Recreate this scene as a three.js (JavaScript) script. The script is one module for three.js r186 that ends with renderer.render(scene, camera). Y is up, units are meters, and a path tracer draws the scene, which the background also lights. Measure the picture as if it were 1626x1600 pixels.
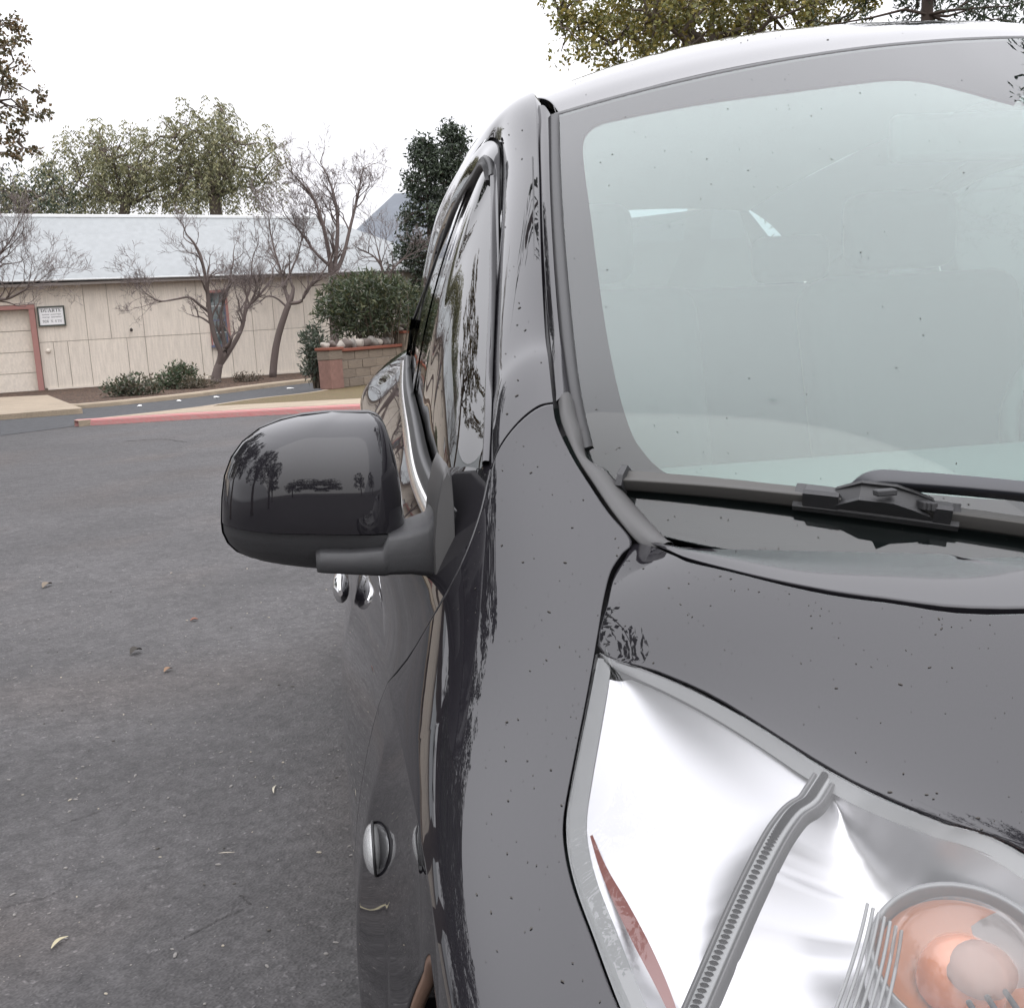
import * as THREE from 'three';
import { mergeGeometries, mergeVertices } from 'three/addons/utils/BufferGeometryUtils.js';
import { RoundedBoxGeometry } from 'three/addons/geometries/RoundedBoxGeometry.js';

// ---------------------------------------------------------------- camera, sky, sun, exposure
const scene = new THREE.Scene();
const camera = new THREE.PerspectiveCamera(49, 1626 / 1600, 0.02, 400);
camera.position.set(-0.785, 1.25, 0);
camera.rotation.order = 'YXZ';
camera.rotation.set(-9.9 * Math.PI / 180, -7.3 * Math.PI / 180, -3.15 * Math.PI / 180);
camera.updateMatrixWorld(true);

const SKY_ZENITH = 1.65;
{ // overcast sky: brightest overhead, one third as bright at the horizon
  const w = 64, h = 256, d = new Float32Array(w * h * 4);
  for (let j = 0; j < h; j++) for (let i = 0; i < w; i++) {
    const el = ((j + 0.5) / h - 0.5) * Math.PI, s = Math.max(0, Math.sin(el));
    const L = el >= 0 ? SKY_ZENITH * (1 + 2.8 * s ** 1.35) / 3.8 : 0.2, k = (j * w + i) * 4;
    d[k] = L * 0.985; d[k + 1] = L * 0.985; d[k + 2] = L * 1.035; d[k + 3] = 1;
  }
  const t = new THREE.DataTexture(d, w, h, THREE.RGBAFormat, THREE.FloatType);
  t.mapping = THREE.EquirectangularReflectionMapping; t.magFilter = THREE.LinearFilter; t.minFilter = THREE.LinearFilter;
  t.wrapS = THREE.RepeatWrapping; t.needsUpdate = true;
  scene.background = t; scene.environment = t;
}
const sun = new THREE.DirectionalLight(new THREE.Color(1, 0.97, 0.93), 0.6);
sun.position.set(-10, 30, 30); sun.target.position.set(0, 0, -8);
sun.castShadow = true; sun.shadow.radius = 180;
Object.assign(sun.shadow.camera, { left: -40, right: 40, top: 40, bottom: -40, near: 1, far: 120 });
sun.shadow.mapSize.set(2048, 2048);
scene.add(sun, sun.target);
const renderer = new THREE.WebGLRenderer({ antialias: true });
renderer.toneMapping = THREE.LinearToneMapping;
renderer.toneMappingExposure = 2.45;
renderer.shadowMap.enabled = true;

// ---------------------------------------------------------------- helpers
function rngOf(seed) { let a = seed >>> 0; return () => { a = (a + 0x6D2B79F5) | 0; let t = Math.imul(a ^ (a >>> 15), 1 | a); t = (t + Math.imul(t ^ (t >>> 7), 61 | t)) ^ t; return ((t ^ (t >>> 14)) >>> 0) / 4294967296; }; }
let R = rngOf(7);
const rr = (a, b) => a + (b - a) * R();
const V = (x, y, z) => new THREE.Vector3(x, y, z);
const lerp = (a, b, t) => a + (b - a) * t;
const clamp = (x, a, b) => Math.min(b, Math.max(a, x));
const PW = 1626, PH = 1600, FOC = PH / 2 / Math.tan(49 * Math.PI / 360);
function rayDir(px, py) { return V((px - PW / 2) / FOC, -(py - PH / 2) / FOC, -1).applyQuaternion(camera.quaternion); }
// the point on the sight line of a photo pixel where one coordinate (x, y or z, in metres) has a known value
function U(px, py, axis, value) {
  const d = rayDir(px, py), c = camera.position;
  return d.multiplyScalar((value - c[axis]) / d[axis]).add(c);
}
const Z = (px, py, z) => U(px, py, 'z', z), Y = (px, py, y) => U(px, py, 'y', y);
function toPixel(p) {
  const q = p.clone().sub(camera.position).applyQuaternion(camera.quaternion.clone().invert());
  return [PW / 2 + FOC * q.x / -q.z, PH / 2 - FOC * q.y / -q.z];
}
const taken = {};
function numbered(n) { if (!(n in taken)) { taken[n] = 0; return n; } taken[n]++; return n + '_' + String(taken[n]).padStart(3, '0'); }
function tag(o, label, category, group) { o.userData.label = label; o.userData.category = category; if (group) o.userData.group = group; return o; }
function shadows(o) { o.castShadow = true; o.receiveShadow = true; return o; }
function thing(name, label, category, pos = V(0, 0, 0), group) {
  const g = new THREE.Group(); g.name = numbered(name); g.position.copy(pos); scene.add(g);
  return tag(g, label, category, group);
}
// world-space geometry under a thing that stands at a base point
function worldPos(o) { const p = V(0, 0, 0); while (o && o !== scene) { p.add(o.position); o = o.parent; } return p; }
function part(parent, name, geo, mat, label) {
  const b = worldPos(parent);
  geo.translate(-b.x, -b.y, -b.z);
  const m = shadows(new THREE.Mesh(geo, mat)); m.name = name; parent.add(m);
  if (label) m.userData.label = label;
  return m;
}
function single(name, geo, mat, label, category, group) {
  geo.computeBoundingBox(); const b = geo.boundingBox, c = V((b.min.x + b.max.x) / 2, b.min.y, (b.min.z + b.max.z) / 2);
  geo.translate(-c.x, -c.y, -c.z);
  const m = shadows(new THREE.Mesh(geo, mat)); m.name = numbered(name); m.position.copy(c); scene.add(m);
  return tag(m, label, category, group);
}
function structure(name, geo, mat) { const m = shadows(new THREE.Mesh(geo, mat)); m.name = numbered(name); m.userData.kind = 'structure'; scene.add(m); return m; }

class MB { // collects triangles
  constructor() { this.p = []; this.i = []; this.c = null; this.uv = []; }
  v(p, u = 0, w = 0) { this.p.push(p.x, p.y, p.z); this.uv.push(u, w); if (this.c) this.c.push(...this.col); return this.p.length / 3 - 1; }
  quad(a, b, c, d) { const k = this.v(a, 0, 0); this.v(b, 1, 0); this.v(c, 1, 1); this.v(d, 0, 1); this.i.push(k, k + 1, k + 2, k, k + 2, k + 3); }
  tri(a, b, c) { const k = this.v(a, 0, 0); this.v(b, 1, 0); this.v(c, 1, 1); this.i.push(k, k + 1, k + 2); }
  tube(pts, rad, sides = 6, cap = true) { // tapered tube through points
    const n = pts.length, rings = []; let ref = V(0.31, 0.9, 0.29);
    for (let k = 0; k < n; k++) {
      const t = pts[Math.min(n - 1, k + 1)].clone().sub(pts[Math.max(0, k - 1)]).normalize();
      if (Math.abs(t.dot(ref)) > 0.97) ref = V(0.9, 0.1, 0.4);
      const a = V().crossVectors(t, ref).normalize(), b = V().crossVectors(t, a), r = typeof rad === 'function' ? rad(k / (n - 1)) : rad;
      const ring = [];
      for (let s = 0; s < sides; s++) { const th = s / sides * Math.PI * 2; ring.push(this.v(pts[k].clone().addScaledVector(a, Math.cos(th) * r).addScaledVector(b, Math.sin(th) * r), s / sides, k / n)); }
      rings.push(ring);
    }
    for (let k = 0; k < n - 1; k++) for (let s = 0; s < sides; s++) { const q = (s + 1) % sides, A = rings[k], B = rings[k + 1]; this.i.push(A[s], B[s], B[q], A[s], B[q], A[q]); }
    if (cap) for (const [ring, w] of [[rings[0], 1], [rings[n - 1], 0]]) for (let s = 1; s < sides - 1; s++) w ? this.i.push(ring[0], ring[s], ring[s + 1]) : this.i.push(ring[0], ring[s + 1], ring[s]);
  }
  geo(smooth = true) {
    let g = new THREE.BufferGeometry();
    g.setAttribute('position', new THREE.Float32BufferAttribute(this.p, 3));
    g.setAttribute('uv', new THREE.Float32BufferAttribute(this.uv, 2));
    if (this.c) g.setAttribute('color', new THREE.Float32BufferAttribute(this.c, 3));
    g.setIndex(this.i);
    if (!smooth) g = g.toNonIndexed();
    g.computeVertexNormals();
    return g;
  }
}
function boxGeo(w, h, d, x, y, z, turn = 0) { const g = new THREE.BoxGeometry(w, h, d); if (turn) g.rotateY(turn); g.translate(x, y, z); return g; }
function rbox(w, h, d, r, x = 0, y = 0, z = 0, turn = 0) { const g = new RoundedBoxGeometry(w, h, d, 2, r); if (turn) g.rotateY(turn); g.translate(x, y, z); return g; }
function cr(p0, p1, p2, p3, t) { const t2 = t * t, t3 = t2 * t; return 0.5 * (2 * p1 + (p2 - p0) * t + (2 * p0 - 5 * p1 + 4 * p2 - p3) * t2 + (3 * p1 - p0 - 3 * p2 + p3) * t3); }
function crV(P, t) { // Catmull-Rom through points, t in 0..1
  const n = P.length - 1, f = clamp(t, 0, 1) * n, k = Math.min(n - 1, Math.floor(f)), s = f - k;
  const a = P[k], b = P[k + 1], p = k ? P[k - 1] : a.clone().multiplyScalar(2).sub(b), q = k + 2 <= n ? P[k + 2] : b.clone().multiplyScalar(2).sub(a);
  return V(cr(p.x, a.x, b.x, q.x, s), cr(p.y, a.y, b.y, q.y, s), cr(p.z, a.z, b.z, q.z, s));
}
// a smooth surface through rows of control points: S(u across, v along)
function surfaceOf(rows) { return (u, v) => crV(rows.map((r) => crV(r, u)), v); }
function atZ(P, z) { // point of a curve at a given z
  let lo = 0, hi = 1; const inc = P[P.length - 1].z > P[0].z;
  for (let k = 0; k < 40; k++) { const m = (lo + hi) / 2; if ((crV(P, m).z < z) === inc) lo = m; else hi = m; }
  return crV(P, (lo + hi) / 2);
}
function onSurf(S, px, py, off = 0) { // the point of a surface that a photo pixel shows
  let best = [0, 0, 1e9];
  for (let i = 0; i <= 24; i++) for (let j = 0; j <= 24; j++) { const q = toPixel(S(i / 24, j / 24)), d = (q[0] - px) ** 2 + (q[1] - py) ** 2; if (d < best[2]) best = [i / 24, j / 24, d]; }
  let [u, v] = best; const e = 1e-4;
  for (let k = 0; k < 12; k++) {
    const a = toPixel(S(u, v)), b = toPixel(S(u + (u > 0.5 ? -e : e), v)), c = toPixel(S(u, v + (v > 0.5 ? -e : e)));
    const su = u > 0.5 ? -e : e, sv = v > 0.5 ? -e : e;
    const A = (b[0] - a[0]) / su, B = (c[0] - a[0]) / sv, C = (b[1] - a[1]) / su, D = (c[1] - a[1]) / sv, det = A * D - B * C;
    if (Math.abs(det) < 1e-9) break;
    const x = px - a[0], y = py - a[1];
    u = clamp(u + (D * x - B * y) / det, 0, 1); v = clamp(v + (A * y - C * x) / det, 0, 1);
  }
  const p = S(u, v), n = normalOf(S, u, v);
  return { u, v, n, p: p.addScaledVector(n, off) };
}
const INSIDE = V(0.06, 0.75, -2.2);
function normalOf(S, u, v) {
  const e = 1e-3, u0 = Math.max(0, u - e), u1 = Math.min(1, u + e), v0 = Math.max(0, v - e), v1 = Math.min(1, v + e);
  const a = S(u1, v).sub(S(u0, v)), b = S(u, v1).sub(S(u, v0)), n = a.cross(b).normalize();
  return n.dot(S(u, v).sub(INSIDE)) < 0 ? n.negate() : n;
}
// sheet metal: a grid on S with edges that turn in, so that gaps between panels are real gaps
function panelGeo(S, nu, nv, { lip = 0.014, gap = 0.0018, off = 0, u0 = 0, u1 = 1, v0 = 0, v1 = 1, edges = 'lrtb' } = {}) {
  const lu = S(u0, (v0 + v1) / 2).distanceTo(S((u0 + u1) / 2, (v0 + v1) / 2)) + S((u0 + u1) / 2, (v0 + v1) / 2).distanceTo(S(u1, (v0 + v1) / 2));
  const lv = S((u0 + u1) / 2, v0).distanceTo(S((u0 + u1) / 2, (v0 + v1) / 2)) + S((u0 + u1) / 2, (v0 + v1) / 2).distanceTo(S((u0 + u1) / 2, v1));
  const ticks = (n, a, b, len, e0, e1) => {
    const du = (b - a) * gap / len, db = (b - a) * 0.003 / len, A = e0 ? a + du : a, B = e1 ? b - du : b, out = [];
    if (e0) out.push([A, 2], [A, 1]);
    out.push([A, 0]); if (e0) out.push([A + db, 0]);
    for (let k = 1; k < n; k++) out.push([lerp(A + (e0 ? db : 0), B - (e1 ? db : 0), k / n), 0]);
    if (e1) out.push([B - db, 0]); out.push([B, 0]);
    if (e1) out.push([B, 1], [B, 2]);
    return out;
  };
  const us = ticks(nu, u0, u1, lu, edges.includes('l'), edges.includes('r')), vs = ticks(nv, v0, v1, lv, edges.includes('b'), edges.includes('t'));
  const m = new MB(), W = us.length, H = vs.length;
  for (const [v, kv] of vs) for (const [u, ku] of us) {
    const k = Math.max(ku, kv), p = S(u, v), n = normalOf(S, u, v);
    p.addScaledVector(n, off - (k === 1 ? 0.0016 : k === 2 ? lip : 0));
    m.v(p, p.x + p.z * 0.3, p.z + p.y);
  }
  for (let j = 0; j < H - 1; j++) for (let i = 0; i < W - 1; i++) { const a = j * W + i, b = a + 1, c = a + W, d = c + 1; m.i.push(a, b, d, a, d, c); }
  const g = m.geo(); // turn the faces outwards
  const P = g.attributes.position, N = g.attributes.normal, k = Math.floor(H / 2) * W + Math.floor(W / 2);
  if (V().fromBufferAttribute(P, k).sub(INSIDE).dot(V().fromBufferAttribute(N, k)) < 0) { const ix = g.index.array; for (let q = 0; q < ix.length; q += 3) { const t = ix[q]; ix[q] = ix[q + 1]; ix[q + 1] = t; } g.computeVertexNormals(); }
  return g;
}
const XC = 0.14; // the car's middle plane
function mirrorGeo(g) {
  const m = g.clone(), p = m.attributes.position;
  for (let k = 0; k < p.count; k++) { const x = 2 * XC - p.getX(k), y = p.getY(k); p.setX(k, x); p.setY(k, y + 2 * roll(y) * (x - XC)); }
  if (m.index) { const ix = m.index.array; for (let q = 0; q < ix.length; q += 3) { const t = ix[q]; ix[q] = ix[q + 1]; ix[q + 1] = t; } }
  m.computeVertexNormals(); return m;
}
const roll = (y) => 0.033 * clamp((y - 1.05) / 0.5, 0, 1); // the car leans a little: its far side stands higher
const mx = (p) => V(2 * XC - p.x, p.y + 2 * roll(p.y) * (XC - p.x), p.z);
function loftGeo(rings, closed = true, caps = true) { // skin over rings of equal length
  const m = new MB(), n = rings[0].length;
  rings.forEach((r, j) => r.forEach((p, i) => m.v(p, i / n, j)));
  for (let j = 0; j < rings.length - 1; j++) for (let i = 0; i < (closed ? n : n - 1); i++) { const q = (i + 1) % n, a = j * n + i, b = j * n + q, c = a + n, d = b + n; m.i.push(a, b, d, a, d, c); }
  if (caps) for (const j of [0, rings.length - 1]) { const c = V(0, 0, 0); rings[j].forEach((p) => c.add(p)); c.multiplyScalar(1 / n); const k = m.v(c); for (let i = 0; i < n; i++) { const a = m.v(rings[j][i]), b = m.v(rings[j][(i + 1) % n]); j ? m.i.push(k, a, b) : m.i.push(k, b, a); } }
  return m.geo();
}
// sweep a flat section along points; frames from a guide normal at each point
function sweepGeo(pts, norms, section, caps = true, scale = () => 1) {
  const rings = pts.map((p, k) => {
    const t = pts[Math.min(pts.length - 1, k + 1)].clone().sub(pts[Math.max(0, k - 1)]).normalize();
    const n = norms[k].clone().addScaledVector(t, -norms[k].dot(t)).normalize(), b = V().crossVectors(t, n), s = scale(k / (pts.length - 1));
    return section.map(([x, y]) => p.clone().addScaledVector(b, x * s).addScaledVector(n, y * s));
  });
  return loftGeo(rings, true, caps);
}
function creased(g) { const q = g.index ? g.toNonIndexed() : g; q.computeVertexNormals(); return q; }

// ---------------------------------------------------------------- noise and textures
function tileNoise(n, seed) { // periodic value noise, period 1, n cells
  const r = rngOf(seed), g = new Float32Array(n * n); for (let k = 0; k < n * n; k++) g[k] = r();
  return (x, y) => {
    x = (x - Math.floor(x)) * n; y = (y - Math.floor(y)) * n;
    const i = Math.floor(x), j = Math.floor(y), a = x - i, b = y - j, s = a * a * (3 - 2 * a), t = b * b * (3 - 2 * b), I = (i + 1) % n, J = (j + 1) % n;
    return lerp(lerp(g[(j % n) * n + i % n], g[(j % n) * n + I], s), lerp(g[J * n + i % n], g[J * n + I], s), t);
  };
}
function dataTex(size, f, srgb = false) {
  const d = new Uint8Array(size * size * 4);
  for (let j = 0; j < size; j++) for (let i = 0; i < size; i++) { const c = f(i / size, j / size, i, j), k = (j * size + i) * 4; for (let q = 0; q < 3; q++) d[k + q] = clamp(Math.round((Array.isArray(c) ? c[q] : c) * 255), 0, 255); d[k + 3] = 255; }
  const t = new THREE.DataTexture(d, size, size); t.wrapS = t.wrapT = THREE.RepeatWrapping; t.magFilter = THREE.LinearFilter; t.minFilter = THREE.LinearMipmapLinearFilter; t.generateMipmaps = true;
  if (srgb) t.colorSpace = THREE.SRGBColorSpace; t.needsUpdate = true; return t;
}
const lin = (r, g, b) => new THREE.Color().setRGB(r, g, b);
const std = (c, rough, extra = {}) => new THREE.MeshStandardMaterial({ color: c, roughness: rough, side: THREE.DoubleSide, ...extra });
const phys = (c, rough, extra = {}) => new THREE.MeshPhysicalMaterial({ color: c, roughness: rough, side: THREE.DoubleSide, ...extra });

// ---------------------------------------------------------------- materials of the place
const nA = tileNoise(8, 11), nB = tileNoise(32, 12), nC = tileNoise(96, 13), nD = tileNoise(256, 14), nE = tileNoise(512, 15);
const chips = (() => { // light stone chips scattered in the asphalt
  const S = 1024, a = new Float32Array(S * S), r = rngOf(5);
  for (let k = 0; k < 5200; k++) {
    const cx = r() * S, cy = r() * S, rad = 0.7 + r() * r() * 3.0, br = 0.25 + 0.75 * r(), sq = 0.6 + 0.8 * r(), an = r() * 3.14;
    for (let j = -5; j <= 5; j++) for (let i = -5; i <= 5; i++) {
      const x = (i * Math.cos(an) + j * Math.sin(an)) * sq, y = (-i * Math.sin(an) + j * Math.cos(an)) / sq;
      if (x * x + y * y < rad * rad) { const q = ((Math.floor(cy + j) + S) % S) * S + (Math.floor(cx + i) + S) % S; a[q] = Math.max(a[q], br); }
    }
  }
  return (i, j) => a[j * S + i];
})();
const asphaltMap = dataTex(1024, (x, y, i, j) => {
  const f = 0.50 + 0.16 * (nE(x, y) - 0.5) + 0.10 * (nC(x, y) - 0.5) + 0.06 * (nB(x, y) - 0.5), c = chips(i, j), k = Math.min(1, f + c * 0.22 * (nD(x, y) > 0.35 ? 1 : 0.35));
  return [k * 1.0, k * 0.985, k * 0.98];
}, true);
const asphaltBump = dataTex(1024, (x, y, i, j) => 0.35 * nE(x, y) + 0.25 * nD(x, y) + 0.15 * nC(x, y) + 0.3 * chips(i, j));
const asphaltMat = std(lin(0.305, 0.30, 0.308), 0.86, { map: asphaltMap, bumpMap: asphaltBump, bumpScale: 0.006, vertexColors: true });
const streetMap = dataTex(512, (x, y) => { const k = 0.5 + 0.14 * (nD(x, y) - 0.5) + 0.1 * (nB(x, y) - 0.5); return [k, k, k]; }, true);
const streetMat = std(lin(0.17, 0.175, 0.19), 0.85, { map: streetMap });
const concreteMap = dataTex(512, (x, y) => { const k = 0.82 + 0.16 * (nD(x, y) - 0.5) + 0.2 * (nA(x, y) - 0.5) * nB(x, y); return [k, k * 0.97, k * 0.92]; }, true);
const concreteMat = std(lin(0.42, 0.365, 0.30), 0.9, { map: concreteMap });
const redMap = dataTex(512, (x, y) => { const w = nB(x * 2, y * 2) * 0.7 + nD(x, y) * 0.5; const t = w > 0.82 ? 1 : 0; return t ? [0.74, 0.66, 0.62] : [0.80 + 0.08 * nD(x, y), 0.54 + 0.08 * nC(x, y), 0.53 + 0.08 * nC(x, y)]; }, true);
const redMat = std(lin(0.62, 0.62, 0.62), 0.8, { map: redMap });
const soilMap = dataTex(512, (x, y) => { const k = 0.62 + 0.5 * (nD(x, y) - 0.5) + 0.4 * (nB(x, y) - 0.5); return [k, k * 0.83, k * 0.70]; }, true);
const soilMat = std(lin(0.26, 0.235, 0.22), 0.95, { map: soilMap, bumpMap: asphaltBump, bumpScale: 0.03 });
const lawnMap = dataTex(512, (x, y) => { const k = 0.62 + 0.5 * (nD(x, y) - 0.5), g = nB(x, y) + 0.4 * nA(x, y); return [k * lerp(1.0, 0.88, clamp(g, 0, 1)), k * lerp(0.84, 0.80, clamp(g, 0, 1)), k * lerp(0.66, 0.5, clamp(g, 0, 1))]; }, true);
const lawnMat = std(lin(0.30, 0.28, 0.25), 0.95, { map: lawnMap });
const wallMap = dataTex(512, (x, y) => { const k = 0.93 + 0.06 * (nD(x, y) - 0.5) + 0.07 * (nB(x * 3, y * 0.3) - 0.5); return [k, k * 0.972, k * 0.93]; }, true);
const wallMats = [0.79, 0.81, 0.77].map((k) => std(lin(k, k * 0.965, k * 0.93), 0.85, { map: wallMap }));
const pinkTrim = std(lin(0.36, 0.185, 0.165), 0.8), jointMat = std(lin(0.30, 0.26, 0.22), 0.95);
const roofMap = dataTex(512, (x, y) => { const k = 0.9 + 0.06 * (nD(x, y) - 0.5) + 0.05 * (nB(x, y * 0.5) - 0.5); return [k * 0.985, k, k * 1.005]; }, true);
const roofMat = std(lin(0.26, 0.265, 0.265), 0.7, { map: roofMap }), roofEdge = std(lin(0.48, 0.49, 0.49), 0.6), greyRoof = std(lin(0.12, 0.13, 0.15), 0.8, { map: roofMap });
const fasciaMat = std(lin(0.30, 0.27, 0.25), 0.8);

// ---------------------------------------------------------------- ground, street, kerbs
function flatPoly(pts, y, scale = 1) { // a level sheet with uv in metres / scale
  const s = new THREE.Shape(pts.map((p) => new THREE.Vector2(p.x, -p.z))), g = new THREE.ShapeGeometry(s); g.rotateX(-Math.PI / 2); g.translate(0, y, 0);
  const P = g.attributes.position, uv = g.attributes.uv; for (let k = 0; k < P.count; k++) uv.setXY(k, P.getX(k) / scale, P.getZ(k) / scale);
  return g;
}
function slab(pts, y0, y1, scale = 1) {
  const s = new THREE.Shape(pts.map((p) => new THREE.Vector2(p.x, -p.z))), g = new THREE.ExtrudeGeometry(s, { depth: y1 - y0, bevelEnabled: false }); g.rotateX(-Math.PI / 2); g.translate(0, y0, 0);
  const P = g.attributes.position, uv = g.attributes.uv; for (let k = 0; k < P.count; k++) uv.setXY(k, P.getX(k) / scale, (P.getZ(k) + P.getY(k)) / scale);
  return g;
}
{
  const W = 200, n = 260, g = new THREE.PlaneGeometry(W, W, n, n); g.rotateX(-Math.PI / 2);
  const P = g.attributes.position, uv = g.attributes.uv, c = [];
  const a = tileNoise(64, 31), b = tileNoise(23, 32);
  for (let k = 0; k < P.count; k++) {
    const f = (t) => Math.sign(t) * (Math.abs(t) ** 1.7) * W / 2; // denser near the car
    const x = f(P.getX(k) / (W / 2)), z = f(P.getZ(k) / (W / 2)) - 4; P.setX(k, x); P.setZ(k, z);
    uv.setXY(k, x / 1.9, z / 1.9);
    const m = 0.86 + 0.22 * (a(x / 40, z / 40) - 0.5) + 0.22 * (b(x / 9, z / 9) - 0.5), w = clamp(b(x / 13 + 0.4, z / 13) - 0.55, 0, 1);
    c.push(m * (1 + 0.25 * w), m, m * (1 - 0.18 * w));
  }
  g.setAttribute('color', new THREE.Float32BufferAttribute(c, 3));
  structure('road', g, asphaltMat);
}
const G0 = (px, py, h = 0) => Y(px, py, h);
const streetBack = [V(-40, 0, -15.5), V(-14, 0, -19.0), G0(0, 656), G0(130, 649), G0(300, 632), G0(500, 607), V(2.5, 0, -26.3), V(16, 0, -31)];
const islandBack = [G0(118, 677), G0(300, 656), G0(400, 641), G0(500, 629), V(-0.9, 0, -21.0), V(2.6, 0, -23.6), V(16, 0, -28.2)];
const islandFront = [G0(118, 677), G0(300, 666), G0(450, 658), G0(590, 651), V(0.7, 0, -15.3), V(4, 0, -14.6), V(16, 0, -12.5)];
structure('street', flatPoly([...streetBack, ...[...islandBack].reverse(), G0(0, 692), V(-14, 0, -13.2), V(-40, 0, -9)], 0.004, 1.6), streetMat);
function offsetPath(path, d) { // sideways in plan
  return path.map((p, k) => { const t = path[Math.min(path.length - 1, k + 1)].clone().sub(path[Math.max(0, k - 1)]).setY(0).normalize(); return p.clone().add(V(-t.z, 0, t.x).multiplyScalar(d)); });
}
function dense(path, n = 40) { return Array.from({ length: n + 1 }, (_, k) => crV(path, k / n)); }
function kerbGeo(path, d, h, w) { // rounded kerb on the d side of a path
  const P = dense(path, 60), prof = [[0, 0], [0.006, h - 0.02], [0.02, h], [w, h], [w, 0]], m = new MB();
  const lines = prof.map(([o, y]) => offsetPath(P, d * o).map((p) => p.setY(y)));
  lines.forEach((L, j) => L.forEach((p, i) => m.v(p, p.x / 1.3 + j * 0.1, (p.z + p.y) / 1.3)));
  const n = P.length; for (let j = 0; j < prof.length - 1; j++) for (let i = 0; i < n - 1; i++) { const a = j * n + i; m.i.push(a, a + 1, a + n + 1, a, a + n + 1, a + n); }
  return creased(m.geo());
}
structure('kerb', kerbGeo(streetBack.slice(1), -1, 0.08, 0.30), concreteMat);
{ // strip of bare soil between the far kerb and the building
  const back = offsetPath(dense(streetBack.slice(1), 40), -0.29);
  structure('soil_strip', flatPoly([...back, V(16, 0, -36), V(-16, 0, -28)], 0.066, 1.2), soilMat);
}
structure('driveway', slab([G0(-160, 664, 0.09), G0(0, 658, 0.09), G0(130, 648, 0.09), G0(75, 627, 0.09), G0(-200, 640, 0.09), G0(-420, 652, 0.09)], 0.0, 0.09, 1.4), concreteMat);
structure('red_kerb', kerbGeo(islandFront, -1, 0.085, 0.16), redMat);
structure('kerb', kerbGeo([...islandBack].reverse(), -1, 0.083, 0.14), concreteMat);
const F1 = offsetPath(dense(islandFront, 40), -0.155), F2 = offsetPath(dense(islandFront, 40), -1.15), Bk = offsetPath(dense(islandBack, 40), 0.13);
{
  const start = 7;
  structure('sidewalk', flatPoly([...F1.slice(2), ...F2.slice(start).reverse(), Bk[9], Bk[6], Bk[3]], 0.088, 1.4), concreteMat);
  structure('lawn', flatPoly([...F2.slice(start), ...Bk.slice(9).reverse()], 0.084, 1.1), lawnMat);
}

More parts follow.
